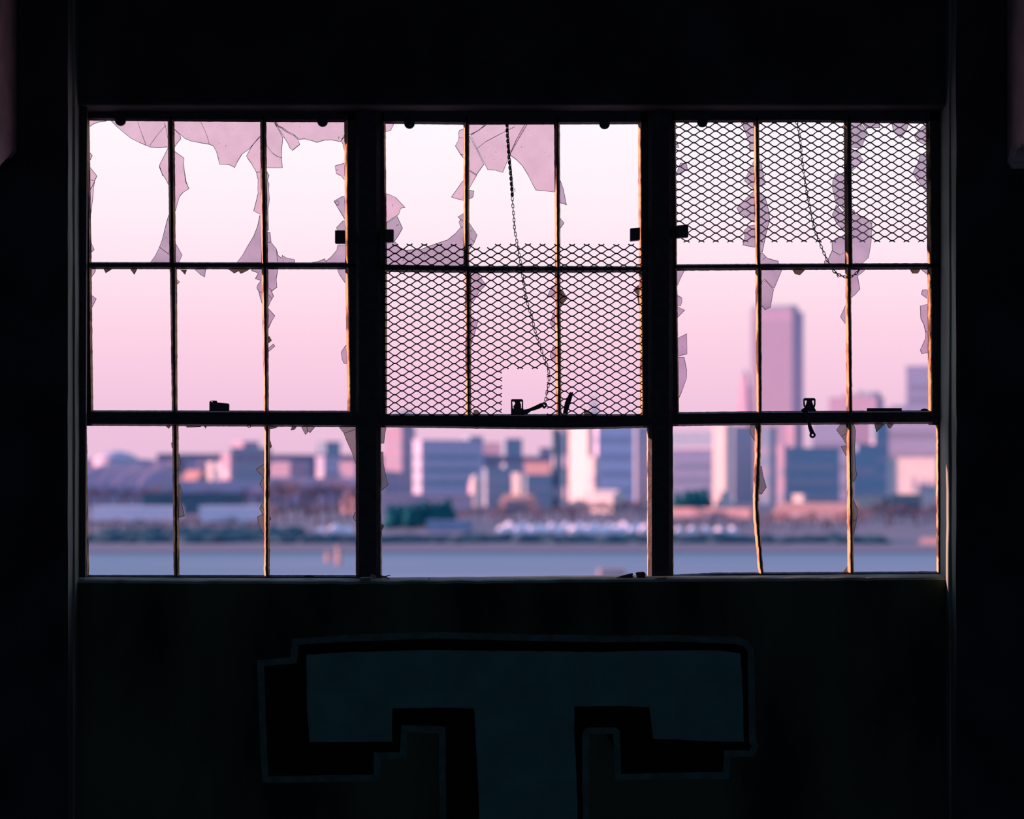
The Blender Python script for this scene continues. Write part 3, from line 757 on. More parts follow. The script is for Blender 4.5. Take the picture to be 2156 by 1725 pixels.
# ------------------------------------------------------------------ small things on the rails and the sill
bm = bmesh.new(); px_prism(bm, V(10, [(565, 1508), (585, 1400), (632, 1300), (648, 1305), (662, 1298), (660, 1330), (612, 1490), (608, 1508)]), D0 - .05, D0 - .034)
tag(finish('metal_strip', bm, M_IRON, origin=P(1190, 872, D0 - .042)), 'short dark strip leaning up from the bottom rail of the middle window', 'scrap')
def lump(bm, c, s, seed):
    ret = bmesh.ops.create_icosphere(bm, subdivisions=2, radius=1.0)
    for v in ret['verts']:
        f = 1 + .35 * mnoise.noise(v.co * 1.6 + Vector((seed, 0, 0)))
        v.co = Vector((v.co.x * s[0] * f, v.co.y * s[1] * f, v.co.z * s[2] * f)) + c
bm = bmesh.new(); px_prism(bm, V(16, [(905, 1588), (960, 1568), (1040, 1542), (1130, 1520), (1138, 1530), (1128, 1545), (1140, 1552), (1120, 1572), (1030, 1580), (930, 1592)]), D0 - .10, D0 - .075)
tag(finish('wood_splinter', bm, M_WOOD, origin=P(1302, 1218, D0 - .09)), 'long pointed splinter of rotten wood lying on the sill by the second mullion', 'wood scrap')
bm = bmesh.new(); px_prism(bm, V(16, [(1160, 1518), (1185, 1512), (1240, 1508), (1258, 1530), (1250, 1545), (1260, 1572), (1175, 1574), (1170, 1545)]), D0 - .095, D0 - .07)
tag(finish('wood_block', bm, M_WOOD, origin=P(1345, 1216, D0 - .08)), 'small stub of rotten wood on the sill beside the long splinter', 'wood scrap')
bm = bmesh.new()
for a, b in (((90, 1575), (190, 1548)), ((120, 1560), (180, 1582)), ((100, 1555), (150, 1570))):
    (x0, y0), (x1, y1) = V(15, [a, b]); tube(bm, [P(x0, y0, D0 - .07), P((x0 + x1) / 2, (y0 + y1) / 2 + .6, D0 - .075), P(x1, y1, D0 - .072)], [.0035, .003, .0018], 6)
tag(finish('twig', bm, M_WOOD, origin=P(808, 1217, D0 - .07)), 'broken twig on the sill at the foot of the first mullion', 'twig')
for k, (v, x, y, sx, sz, lb) in enumerate((
        (14, 820, 1553, .016, .006, 'low heap of mortar crumbs on the sill under the left window'),
        (15, 560, 1580, .006, .004, 'single pebble of mortar on the sill left of centre under the middle window'),
        (15, 1380, 1578, .012, .004, 'flat mortar flake on the sill at the centre of the middle window'),
        (16, 590, 1572, .009, .004, 'small mortar flake on the sill under the leaning metal strip'))):
    bm = bmesh.new(); (cx, cy), = V(v, [(x, y)])
    lump(bm, P(cx, cy + 1.5, D0 - .07), (sx, .012, sz), k * 3.1)
    if k == 0:
        for q in range(5): lump(bm, P(cx - 8 + 4 * q, cy + 2 + (q % 2), D0 - .07), (.006, .006, .004), q * 2.2)
    tag(finish('mortar_crumb', bm, M_CRUMB, origin=P(cx, cy + 3, D0 - .07)), lb, 'rubble', 'mortar crumbs on the window sill')
bm = bmesh.new(); px_prism(bm, V(14, [(1415, 1535), (1440, 1528), (1475, 1545), (1485, 1590), (1430, 1590), (1412, 1570)]), D0 - .09, D0 - .087)
tag(finish('glass_fragment', bm, M_GLASS, origin=P(788, 1218, D0 - .09)), 'fallen piece of glass standing on the sill against the first mullion', 'glass')

# ------------------------------------------------------------------ the painted letter on the spandrel
def offset_poly(pts, d):
    n = len(pts); out = []
    area = sum(pts[i][0] * pts[(i + 1) % n][1] - pts[(i + 1) % n][0] * pts[i][1] for i in range(n))
    s = 1 if area > 0 else -1
    for i in range(n):
        p0, p1, p2 = Vector(pts[i - 1]), Vector(pts[i]), Vector(pts[(i + 1) % n])
        e1, e2 = (p1 - p0).normalized(), (p2 - p1).normalized()
        n1, n2 = Vector((e1.y, -e1.x)) * s, Vector((e2.y, -e2.x)) * s
        m = (n1 + n2)
        m = m / max(.35, m.dot(n1)) if m.length > .05 else n1
        out.append(tuple(p1 + m * d))
    return out
YB = 1775
fill = [(645,1379),(740,1373),(900,1369),(1080,1371),(1250,1373),(1400,1370),(1510,1370),(1559,1376),(1563,1440),(1566,1562),(1495,1561),(1375,1555),(1367,1489),(1290,1487),(1209,1488),(1209,1540),(1214,1640),(1218,YB),
        (1010,YB),(1008,1680),(1002,1560),(998,1492),(930,1490),(826,1492),(826,1562),(652,1563),(646,1480)]
shadow = [(628,1358),(720,1352),(917,1345),(1080,1349),(1275,1353),(1414,1351),(1547,1356),(1566,1361),(1574,1371),(1576,1480),(1577,1562),(1582,1571),(1578,1580),(1525,1580),(1522,1626),(1420,1627),(1308,1630),(1305,1540),(1297,1532),(1236,1532),(1226,1542),(1226,1640),(1228,YB),
          (940,YB),(939,1640),(938,1531),(900,1529),(845,1527),(842,1584),(787,1584),(787,1631),(680,1633),(565,1635),(560,1520),(556,1403),(590,1400),(625,1397),(627,1375)]
outline = offset_poly(shadow, 14)
outline = [(x, min(y, YB)) for x, y in outline]
gr = thing('graffiti_letter', P(1110, YB, DP - .002), 'block letter T painted in teal with black shading on the wall under the windows', 'graffiti')
for nm, pts, m, th in (('outline_paint', outline, M_LINE, .0008), ('shading_paint', shadow, M_BLACK, .0016), ('fill_paint', fill, M_TEAL, .0024)):
    rp = []
    for i, (p, q) in enumerate(zip(pts, pts[1:] + pts[:1])):
        n = max(1, int(math.dist(p, q) / 14))
        for k in range(n):
            x, y = p[0] + (q[0] - p[0]) * k / n, p[1] + (q[1] - p[1]) * k / n
            j = .9 if nm != 'outline_paint' else 2.0
            rp.append((x + j * mnoise.noise((x * .06, y * .06, th * 999)), y + j * mnoise.noise((x * .06, y * .06, 50 + th * 999)) if y < YB - 1 else YB))
    bm = bmesh.new(); px_prism(bm, rp, DP - th, DP - .0001, d=DP)
    o = finish(nm, bm, m, gr)
    o['label'] = {'outline_paint': 'pale sprayed outline', 'shading_paint': 'black block shading', 'fill_paint': 'teal letter face'}[nm]

# ------------------------------------------------------------------ the city across the river
GZ = -20.0
M_ICE = mat('pale_river_ice', (.20, .34, .41), (.34, .38, .47), .012, .8, .2, stretch=(.35, 2.2, 1), lo=.4, hi=.62)
M_LAND = mat('winter_ground', (.32, .27, .31), (.22, .24, .28), .02, .95, .1, stretch=(.5, 2, 1))
M_BANK = mat('bank_scrub', (.035, .13, .16), (.07, .11, .14), .08, .95, .1)
M_TWIG = mat('bare_branches', (.26, .20, .24), (.17, .15, .19), .5, .95, .05)
M_TRUNK = mat('tree_bark', (.12, .09, .10), (.07, .06, .07), 2.0, .95, .05)
M_EVER = mat('evergreen', (.012, .13, .15), (.008, .09, .11), .8, .95, .05)
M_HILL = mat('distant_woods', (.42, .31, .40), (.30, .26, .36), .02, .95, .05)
M_PINK = mat('rose_stone', (.52, .41, .50), (.47, .38, .46), .3)
M_GREY = mat('grey_stone', (.36, .42, .50), (.32, .38, .46), .3)
M_BLUE = mat('blue_grey_cladding', (.27, .39, .48), (.23, .34, .44), .3)
M_WHITE = mat('white_cladding', (.66, .62, .58), (.60, .57, .54), .3)
M_LILAC = mat('lilac_concrete', (.52, .52, .64), (.47, .48, .60), .3)
M_MAUVE = mat('mauve_tower_stone', (.50, .41, .52), (.46, .38, .48), .3)
M_LAVENDER = mat('lavender_cladding', (.74, .70, .84), (.68, .65, .78), .3)
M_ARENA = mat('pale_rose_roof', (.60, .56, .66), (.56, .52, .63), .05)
M_TAN = mat('tan_brick', (.52, .36, .36), (.46, .32, .33), .3)
M_DARK = mat('dark_cladding', (.07, .16, .22), (.05, .13, .18), .3)
M_PANE = mat('dark_window_strip', (.40, .40, .48), (.36, .37, .45), 1.0, .5, .3)
M_ROOF = mat('flat_roof', (.20, .20, .25), (.16, .16, .2), 1.0)
M_REDROOF = mat('rust_roof', (.60, .36, .30), (.5, .3, .27), .3)
M_WRAP = mat('white_shrink_wrap', (.88, .84, .90), (.80, .76, .84), .6, .5, .3)
M_HULL = mat('blue_hull', (.06, .14, .20), (.05, .11, .16), .6)
M_DECK = mat('bridge_concrete', (.26, .27, .36), (.22, .23, .32), .1)
M_TARP = mat('blue_metal_roof', (.16, .30, .46), (.13, .26, .40), .3)
M_POST = mat('sunlit_timber', (.62, .42, .36), (.5, .34, .3), .5)

bm = bmesh.new(); box(bm, -900, 900, 60, 456, GZ - 1.2, GZ - .4)
struct(finish('river', bm, M_ICE), 'pale icy river in the distance below the windows', 'river')
bm = bmesh.new(); box(bm, -1600, 1600, 456, 5200, GZ - 2, GZ)
struct(finish('ground', bm, M_LAND), 'brown winter land beyond the river', 'ground')
# dark scrub along the far bank
bm = bmesh.new()
for k in range(340):
    x = random.uniform(-190, 98); y = random.uniform(505, 534)
    s = random.uniform(1.0, 2.0)
    lump(bm, Vector((x, y, GZ + s * .35)), (s * 1.8, s * 1.2, s * .75), k * .7)
for k in range(170):
    x = random.uniform(-116, -62); y = random.uniform(536, 572)
    s = random.uniform(1.0, 2.4)
    lump(bm, Vector((x, y, GZ + s * .35)), (s * 1.5, s * 1.2, s * .85), k * .9)
tag(finish('scrub', bm, M_BANK, origin=(0, 497, GZ)), 'dark low scrub along the far river bank', 'scrub', kind='stuff')
# far ridge
bm = bmesh.new(); prev = None
for k in range(161):
    x = -1000 + 1700 * k / 160
    px = CX + x / 2700 * FP
    h = wz(966 + 7 * mnoise.noise((px * .018, 3, 1)) + 3 * mnoise.noise((px * .06, 3, 1)) + (0 if px < 520 else 6), 2700) - GZ
    cur = [bm.verts.new(q) for q in ((x, 2700, GZ - .5), (x, 2710, GZ + h * .7), (x, 2750, GZ + h), (x, 3000, GZ + h * .8), (x, 3100, GZ - .5))]
    if prev:
        for i in range(4): bm.faces.new((prev[i], cur[i], cur[i + 1], prev[i + 1]))
    prev = cur
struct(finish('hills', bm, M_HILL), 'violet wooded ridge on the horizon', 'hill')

bm = bmesh.new(); prev = None
for k in range(241):
    px = 150 + 640 * k / 240; x = wx(px, 1120)
    top = 982 if px < 372 else (1012 if px < 560 else 1006)
    if 360 < px < 385: top = 982 + (px - 360) / 25 * 30
    h = wz(top + 2.0 * mnoise.noise((px * .03, 7, 1)) + 2.0 * mnoise.noise((px * .16, 7, 1)), 1120) - GZ
    cur = [bm.verts.new(q) for q in ((x, 1040 + 2 * mnoise.noise((px * .1, 1, 1)), GZ - .3), (x, 1050 + 2 * mnoise.noise((px * .1, 2, 1)), GZ + h * .5), (x, 1080 + 2 * mnoise.noise((px * .1, 4, 1)), GZ + h * .82), (x, 1120, GZ + h), (x, 1140, GZ - .3))]
    if prev:
        for i in range(4): bm.faces.new((prev[i], cur[i], cur[i + 1], prev[i + 1]))
    prev = cur
tag(finish('woods', bm, M_HILL, smooth=True, origin=(0, 1080, GZ)), 'violet brown bare woods across the left window', 'woods', kind='stuff')

def g(px, d): return Vector((wx(px, d), d, GZ))
def building(name, xl, xm, xr, ytop, d, m, label, cat='building', a=24, strips=0, vertical=False, roof=True, yb=None, strip_m=None, extra=()):
    """A block whose near corner stands at column xm; sunny face to the left of it, shaded face to the right."""
    A = math.radians(a)
    h = wz(ytop, d) - GZ
    L = max(3.0, (xm - xl) * d / FP / math.cos(A)); W = max(3.0, (xr - xm) * d / FP / max(.12, math.sin(A)))
    o = g(xm, d); u = Vector((-math.cos(A), math.sin(A), 0)); v = Vector((math.sin(A), math.cos(A), 0))
    root = thing(name, o, label, cat, 'buildings of the city across the river')
    bm = bmesh.new(); rbox(bm, o, v * W, u * L, h); finish('wall', bm, m, root)
    if roof:
        bm = bmesh.new(); c = o + u * .4 + v * .4 + Vector((0, 0, h))
        rbox(bm, o - u * .3 - v * .3 + Vector((0, 0, h)), v * (W + .6), u * (L + .6), .9); finish('parapet', bm, m, root)
    sm = strip_m or M_PANE
    for k in range(strips):
        if vertical:
            bm = bmesh.new()
            s0 = L * (k + .28) / strips; s1 = L * (k + .62) / strips
            rbox(bm, o + u * s0 - v * .12, v * .3, u * (s1 - s0), h * .95, z0=h * .08)
            finish('window_strip', bm, sm, root)
        else:
            z = h * (.12 + .80 * k / max(1, strips)); bm = bmesh.new()
            rbox(bm, o + u * (L * .06) - v * .12 + Vector((0, 0, z)), v * .3, u * L * .88, h * .3 / strips)
            rbox(bm, o + v * (W * .06) - u * .12 + Vector((0, 0, z)), v * W * .88, u * .3, h * .3 / strips)
            finish('window_strip', bm, sm, root)
    for nm, f0, f1, q0, q1, hh, mm in extra:      # roof blocks: fractions along the sunny face and the shaded face
        bm = bmesh.new(); rbox(bm, o + u * L * f0 + v * W * q0 + Vector((0, 0, h)), v * W * (q1 - q0), u * L * (f1 - f0), hh); finish(nm, bm, mm or m, root)
    return root

# the tall tower and its neighbours
building('office_tower', 1586, 1668, 1704, 655, 1500, M_MAUVE, 'tallest tower on the skyline, broad slab in the right window', 'tower', 24, 11, True,
         extra=(('plant_room', .02, .98, .02, .62, 5.0, M_GREY),))
r = thing('setback_tower', g(1568, 1600), 'slim stepped tower just left of the tallest slab', 'tower', 'buildings of the city across the river')
for nm, w, yt in (('wall', 32, 848), ('upper_stage', 25, 812), ('crown', 17, 790)):
    bm = bmesh.new(); A = math.radians(35); L = w * 1600 / FP / (math.cos(A) + math.sin(A)); u = Vector((-math.cos(A), math.sin(A), 0)); v = Vector((math.sin(A), math.cos(A), 0))
    o = g(1568, 1600) - (u + v) * (L / 2); rbox(bm, o, v * L, u * L, wz(yt, 1600) - GZ); finish(nm, bm, M_MAUVE, r)
bm = bmesh.new(); lathe(bm, tuple(g(1568, 1600) + Vector((0, 0, wz(790, 1600) - GZ))), [(2.2, 0), (1.9, 2), (1.0, 3.4), (.2, 5)], 12); finish('spire', bm, M_GREY, r)
building('apartment_tower', 1912, 2010, 2030, 772, 1450, M_LILAC, 'pale slab tower cut off by the right jamb of the right window', 'tower', 12, 8)
building('hotel_block', 1752, 1846, 1872, 838, 1300, M_MAUVE, 'long pink block with rooftop boxes low in the right window', 'building', 24, 3,
         extra=(('roof_box', .55, .72, .1, .5, 3.5, M_PINK), ('roof_box', .05, .25, .1, .9, 4.2, M_BLUE), ('roof_tank', .35, .42, .2, .4, 5.5, M_GREY)))
building('civic_block', 1868, 1976, 1992, 862, 1350, M_LILAC, 'wide lilac block behind the arcaded building at the right', 'building', 15, 3,
         extra=(('roof_box', .6, .9, .2, .8, 3.0, M_GREY),))
building('office_block', 1412, 1505, 1572, 912, 1250, M_BLUE, 'dark blue-grey office block right of the second mullion', 'building', 38, 4)
building('warehouse', 1414, 1500, 1512, 950, 1080, M_LILAC, 'lilac warehouse in front of the dark office block', 'building', 12, 3, strip_m=M_GREY)
building('stair_tower', 1503, 1528, 1545, 898, 860, M_WHITE, 'thin brightly sunlit tower in the lower right window', 'tower', 40, 0)
building('office_block', 1536, 1545, 1592, 900, 1100, M_GREY, 'grey block between the thin sunlit tower and the bent bar', 'building', 60, 4)
building('brick_block', 1598, 1622, 1640, 902, 1060, M_BLUE, 'narrow block right of the bent bar at the foot of the tallest tower', 'building', 26, 3)
building('column_block', 1636, 1651, 1660, 940, 915, M_PINK, 'small rose-lit block below the tallest tower', 'building', 30, 2)
building('column_block', 1655, 1673, 1690, 893, 1080, M_PINK, 'narrow rose block rising behind the long grey block', 'building', 30, 3)
building('convention_hall', 1640, 1652, 1782, 946, 960, M_BLUE, 'long blue-grey hall under the hanging catch lever', 'building', 58, 3)
building('rose_block', 1712, 1784, 1800, 893, 1180, M_LILAC, 'lilac block above the long blue-grey hall', 'building', 14, 3)
building('rose_block', 1794, 1836, 1842, 888, 1250, M_PINK, 'rose block just right of the last glazing bar', 'building', 16, 2)
building('dark_tower', 1836, 1842, 1874, 890, 1000, M_BLUE, 'dark blue tower between the rose blocks at the right', 'tower', 66, 4)
building('grey_block', 1798, 1806, 1850, 940, 940, M_BLUE, 'blue-grey block in front of the dark blue tower', 'building', 60, 2)
r = building('arcade', 1878, 1972, 1984, 968, 880, M_WHITE, 'sunlit pale building with a dark arch at the far right', 'building', 30, 0)
A = math.radians(30); u = Vector((-math.cos(A), math.sin(A), 0)); v = Vector((math.sin(A), math.cos(A), 0)); o = g(1972, 880)
for s0, s1, z0, z1 in ((4.5, 7.5, 9, 15), (10, 12, 9, 16), (1.5, 3.0, 8, 15)):
    bm = bmesh.new(); rbox(bm, o + u * s0 - v * .15 + Vector((0, 0, z0)), v * .4, u * (s1 - s0), z1 - z0); finish('arch', bm, M_PANE, r)
building('dark_shed', 1878, 1940, 1955, 1046, 800, M_DARK, 'dark low shed in front of the arcaded building', 'shed', 12, 0)
building('dark_shed', 1800, 1860, 1878, 1052, 830, M_DARK, 'dark low shed left of the arcaded building', 'shed', 30, 0)

# middle window
building('rose_tower', 806, 846, 872, 902, 1250, M_PINK, 'rose tower with a dark side just right of the first mullion', 'tower', 30, 4,
         extra=(('roof_block', .02, .3, .0, .9, 11, M_BLUE),))
building('grain_warehouse', 868, 887, 1016, 930, 1000, M_LILAC, 'broad grey warehouse with one sunlit end, left of the centre', 'building', 62, 4, strip_m=M_BLUE,
         extra=(('lift_house', .0, 1.0, .78, 1.0, 3.0, M_BLUE),))
r = thing('silo', g(1002, 900), 'round-topped silo glowing in the sun in front of the broad warehouse', 'silo', 'buildings of the city across the river')
hh = wz(1003, 900) - GZ
bm = bmesh.new(); lathe(bm, tuple(g(1004, 900)), [(3.0, 0), (3.0, hh - 1.5)], 20); finish('wall', bm, M_WHITE, r)
bm = bmesh.new(); lathe(bm, tuple(g(1004, 900) + Vector((0, 0, hh - 1.5))), [(3.1, 0), (2.6, 1.2), (1.5, 2.1), (.3, 2.4)], 20); finish('dome', bm, M_WHITE, r)
bm = bmesh.new(); rbox(bm, g(991, 899), Vector((4, 1, 0)), Vector((-1, 5, 0)), hh * .8); finish('annex', bm, M_PINK, r)
building('mill_block', 1016, 1024, 1082, 990, 960, M_BLUE, 'dark blue mill beside the glowing silo', 'building', 62, 3)
building('mill_house', 1078, 1094, 1104, 1000, 930, M_WHITE, 'small sunlit house against the dark blue mill', 'house', 35, 0)
def gabled(name, xl, xr, yeave, yridge, d, mw, mrf, label, a=20, depth=12, cat='house'):
    A = math.radians(a); L = (xr - xl) * d / FP / math.cos(A); o = g(xr, d)
    u = Vector((-math.cos(A), math.sin(A), 0)); v = Vector((math.sin(A), math.cos(A), 0))
    root = thing(name, o, label, cat, 'buildings of the city across the river')
    he, hr = wz(yeave, d) - GZ, wz(yridge, d) - GZ
    bm = bmesh.new(); rbox(bm, o, v * depth, u * L, he); finish('wall', bm, mw, root)
    bm = bmesh.new(); z = Vector((0, 0, 1))
    vs = [bm.verts.new(q) for q in (o + z * he - v * .4, o + u * L + z * he - v * .4, o + u * L + v * (depth + .4) + z * he, o + v * (depth + .4) + z * he, o + v * depth / 2 + z * hr, o + u * L + v * depth / 2 + z * hr)]
    for q in ((0, 1, 5, 4), (2, 3, 4, 5), (0, 4, 3), (1, 2, 5), (0, 3, 2, 1)): bm.faces.new([vs[i] for i in q])
    finish('roof', bm, mrf, root)
    bm = bmesh.new(); rbox(bm, o + u * L * .2 - v * .1, v * .3, u * L * .6, he * .7, z0=he * .3); finish('window_strip', bm, M_PANE, root)
    return root
gabled('depot', 1052, 1112, 1056, 1042, 900, M_TAN, M_REDROOF, 'low tan depot with a sunlit roof below the small house')
building('terrace_block', 1016, 1072, 1080, 934, 1500, M_PINK, 'far rose block behind the bridge at the centre', 'building', 16, 2)
building('flat_block', 1056, 1064, 1100, 926, 1480, M_BLUE, 'far blue block behind the bridge at the centre', 'building', 60, 2)
building('roof_hall', 1104, 1158, 1164, 976, 1050, M_TAN, 'long rose hall left of the dark twin slabs', 'building', 25, 1)
building('low_block', 1100, 1108, 1164, 1003, 940, M_BLUE, 'low blue block under the rose hall left of the dark twin slabs', 'building', 60, 2)
building('terrace_block', 1136, 1160, 1168, 945, 1500, M_PINK, 'small far rose block left of the dark twin slabs', 'building', 20, 1)
building('slab_tower', 1163, 1167, 1180, 906, 960, M_DARK, 'left one of the dark twin slabs beside the white tower', 'tower', 70, 2)
building('link_block', 1176, 1180, 1192, 916, 990, M_LILAC, 'violet strip of building between the dark twin slabs', 'building', 60, 2)
building('slab_tower', 1188, 1191, 1204, 904, 950, M_DARK, 'right one of the dark twin slabs, touching the white tower', 'tower', 70, 2)
building('white_tower', 1199, 1238, 1246, 888, 900, M_WHITE, 'brilliant white sunlit tower in the middle window', 'tower', 52, 0)
building('white_annex', 1236, 1251, 1262, 966, 890, M_WHITE, 'pale stepped annex on the right of the white tower', 'building', 45, 2)
building('lilac_slab', 1252, 1258, 1338, 884, 1050, M_LAVENDER, 'wide lilac slab block right of the white tower', 'building', 66, 4, strip_m=M_LILAC)
building('grey_block', 1334, 1340, 1378, 900, 1110, M_GREY, 'grey block next to the second mullion in the middle window', 'building', 62, 4)
r = thing('church_tower', g(1250, 1180), 'thin blue steeple peeping over the rail below the screen, left of the lilac slab', 'tower', 'buildings of the city across the river')
hs = wz(868, 1180) - GZ
bm = bmesh.new(); lathe(bm, tuple(g(1250, 1180)), [(2.6, 0), (2.6, hs)], 8); finish('wall', bm, M_BLUE, r)
bm = bmesh.new(); lathe(bm, tuple(g(1250, 1180) + Vector((0, 0, hs))), [(2.4, 0), (1.6, 4), (.8, 8), (.15, 12)], 8); finish('spire', bm, M_BLUE, r)
gabled('boathouse', 1246, 1290, 1046, 1032, 850, M_WHITE, M_WHITE, 'small sunlit house at the foot of the lilac slab', 40, 10)
building('blue_shed', 898, 985, 992, 1103, 600, M_TARP, 'low blue-roofed shed right of the evergreens', 'shed', 8, 0)
building('long_store', 806, 985, 996, 1046, 830, M_PINK, 'long low rose store behind the evergreens', 'building', 6, 1)
building('quay_store', 1418, 1580, 1600, 1076, 760, M_TAN, 'long low tan store right of the second mullion', 'building', 30, 1)
gabled('lodge', 1640, 1792, 1078, 1060, 720, M_TAN, M_REDROOF, 'long low lodge with an orange sunlit roof in the lower right window', 30, 14)
gabled('cabin', 1938, 1976, 1148, 1134, 500, M_WHITE, M_REDROOF, 'small pale cabin at the right edge near the river', 30, 6)
building('kiosk', 1672, 1690, 1698, 1046, 800, M_WHITE, 'tiny sunlit kiosk behind the long lodge', 'kiosk', 40, 0)

# left window
r = thing('arena', g(246, 2400), 'faint shallow dome on the horizon in the left window', 'arena', 'buildings of the city across the river')
R = 48 * 2400 / FP
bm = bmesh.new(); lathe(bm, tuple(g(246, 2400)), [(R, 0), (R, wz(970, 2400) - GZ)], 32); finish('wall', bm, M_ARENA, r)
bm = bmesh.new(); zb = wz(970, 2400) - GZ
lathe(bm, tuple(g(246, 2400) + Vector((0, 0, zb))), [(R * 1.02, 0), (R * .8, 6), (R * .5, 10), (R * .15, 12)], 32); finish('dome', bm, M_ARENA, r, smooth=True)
gabled('chapel', 378, 416, 1008, 990, 1150, M_TAN, M_REDROOF, 'house with a sunlit slanting roof right of the first glazing bar', 35, 9)
building('brick_house', 434, 447, 452, 976, 1200, M_WHITE, 'leftmost of the two sunlit houses under the elevated road', 'house', 40, 0)
building('brick_house', 464, 484, 492, 960, 1220, M_PINK, 'taller of the two sunlit houses under the elevated road', 'house', 40, 2)
building('school', 436, 486, 560, 945, 1500, M_GREY, 'grey school block rising behind the elevated road in the left window', 'building', 40, 2,
         extra=(('roof_house', .0, .5, .3, .7, 6, M_PINK),))
building('mill_tower', 666, 686, 714, 932, 1500, M_BLUE, 'square tower block above the elevated road left of the first mullion', 'tower', 40, 3)
building('brick_tower', 664, 682, 712, 964, 1150, M_LILAC, 'tower half sunlit under the elevated road near the first mullion', 'building', 40, 2)
building('brick_store', 706, 748, 760, 974, 1190, M_PINK, 'rose store beside the first mullion in the left window', 'building', 25, 2)
building('brick_store', 565, 610, 640, 978, 1250, M_PINK, 'rose store under the elevated road at the middle of the last left pane', 'building', 25, 2)
gabled('farmhouse', 716, 750, 1052, 1036, 850, M_TAN, M_REDROOF, 'small sunlit house low beside the first mullion', 35, 8)
building('long_shed', 296, 500, 508, 1042, 830, M_DARK, 'long dark shed across the first two left panes', 'shed', 6, 0)
building('polytunnel', 190, 362, 372, 1073, 700, M_WRAP, 'long white polytunnel low in the first left pane', 'greenhouse', 5, 0)
building('polytunnel', 418, 546, 554, 1072, 700, M_WRAP, 'shorter white polytunnel low in the second left pane', 'greenhouse', 5, 0)

# elevated road
sk = thing('elevated_road', g(760, 1280), 'elevated road crossing the city behind the left and middle windows', 'bridge')
bm = bmesh.new()
pA, pB = (330, 962), (1175, 968)
xa, xb = wx(pA[0], 1280), wx(pB[0], 1280); za, zb = wz(pA[1], 1280), wz(pB[1], 1280)
vs = [bm.verts.new(q) for q in ((xa, 1280, za - 2.7), (xb, 1280, zb - 2.7), (xb, 1280, zb + 2.2), (xa, 1280, za + 2.2), (xa, 1296, za - 2.7), (xb, 1296, zb - 2.7), (xb, 1296, zb + 2.2), (xa, 1296, za + 2.2))]
for q in ((0, 1, 2, 3), (4, 7, 6, 5), (0, 4, 5, 1), (3, 2, 6, 7), (0, 3, 7, 4), (1, 5, 6, 2)): bm.faces.new([vs[i] for i in q])
finish('deck', bm, M_DECK, sk)
for k in range(9):
    t = (k + .5) / 9; x = xa + (xb - xa) * t; z = za + (zb - za) * t - 2
    bm = bmesh.new(); box(bm, x - 1.3, x + 1.3, 1282, 1294, GZ, z); finish('pier', bm, M_DECK, sk)

# trees
def tree_mesh(seed, kind):
    rnd = random.Random(seed)
    bm = bmesh.new()
    tube(bm, [Vector((0, 0, 0)), Vector((.05, 0, 1.2)), Vector((0, .05, 2.6))], [.32, .22, .10], 6)
    me_t = bpy.data.meshes.new('trunk'); bm.to_mesh(me_t); bm.free(); me_t.materials.append(M_TRUNK)
    bm = bmesh.new()
    if kind == 'bare':
        def grow(p, dirn, L, r, lev):
            q = p + dirn * L
            tube(bm, [p, (p + q) / 2 + Vector((rnd.uniform(-.05, .05), rnd.uniform(-.05, .05), 0)) * L, q], [r, r * .8, r * .5], 3)
            if lev == 0: return
            for _ in range(4 if lev > 1 else 5):
                nd = (dirn + Vector((rnd.uniform(-.75, .75), rnd.uniform(-.75, .75), rnd.uniform(-.25, .55)))).normalized()
                grow(p + dirn * L * rnd.uniform(.45, 1.0), nd, L * rnd.uniform(.55, .75), r * .6, lev - 1)
        for k in range(6):
            a = k * 1.05 + rnd.uniform(-.3, .3)
            grow(Vector((0, 0, 1.2 + .25 * k)), Vector((math.cos(a), math.sin(a), rnd.uniform(.5, 1.6))).normalized(), 1.35, .09, 3)
    else:
        for k in range(5):
            lump(bm, Vector((rnd.uniform(-.25, .25), rnd.uniform(-.25, .25), 1.0 + k * .95)), (1.7 - k * .26, 1.7 - k * .26, 1.0), seed + k)
    me_c = bpy.data.meshes.new('crown'); bm.to_mesh(me_c); bm.free(); me_c.materials.append(M_TWIG if kind == 'bare' else M_EVER)
    return me_t, me_c
KINDS = {'bare': [tree_mesh(s, 'bare') for s in (1, 2, 3)], 'ever': [tree_mesh(s, 'ever') for s in (5, 6)]}
def tree(px, d, h, kind, label, group, w=1.0):
    me_t, me_c = random.choice(KINDS[kind])
    s = h / 5.4
    root = thing('bare_tree' if kind == 'bare' else 'evergreen_tree', g(px, d), label, 'tree', group)
    root.scale = (s * w, s * w, s); root.rotation_euler.z = random.uniform(0, 6)
    for nm, me in (('trunk', me_t), ('crown', me_c)):
        o = bpy.data.objects.new(nm, me); C.objects.link(o); o.parent = root
def stand(xs, d, h, kind, label, group, jit=20, w=1.0):
    for k, px in enumerate(xs):
        tree(px + random.uniform(-4, 4), d + (k % 4 - 1.5) * jit * .7, h * random.uniform(.85, 1.1), kind, label, group, w)
stand(range(186, 372, 20), 950, 13, 'bare', 'bare violet tree in the wood across the first left pane', 'trees in the wood of the first left pane', 50, 1.0)
stand(range(390, 560, 19), 925, 11, 'bare', 'bare brown tree in the wood across the second left pane', 'trees in the wood of the second left pane', 50, 1.0)
stand(range(572, 756, 20), 870, 17, 'bare', 'bare brown tree in the wood across the third left pane', 'trees in the wood of the third left pane', 75, 1.0)
stand(range(580, 750, 22), 700, 10, 'bare', 'low bare tree in front of the wood of the third left pane', 'low trees before the third wood', 40, 1.0)
stand(range(192, 560, 20), 600, 5.2, 'bare', 'low bush-like tree in front of the white polytunnels', 'low trees before the polytunnels', 12, 1.5)
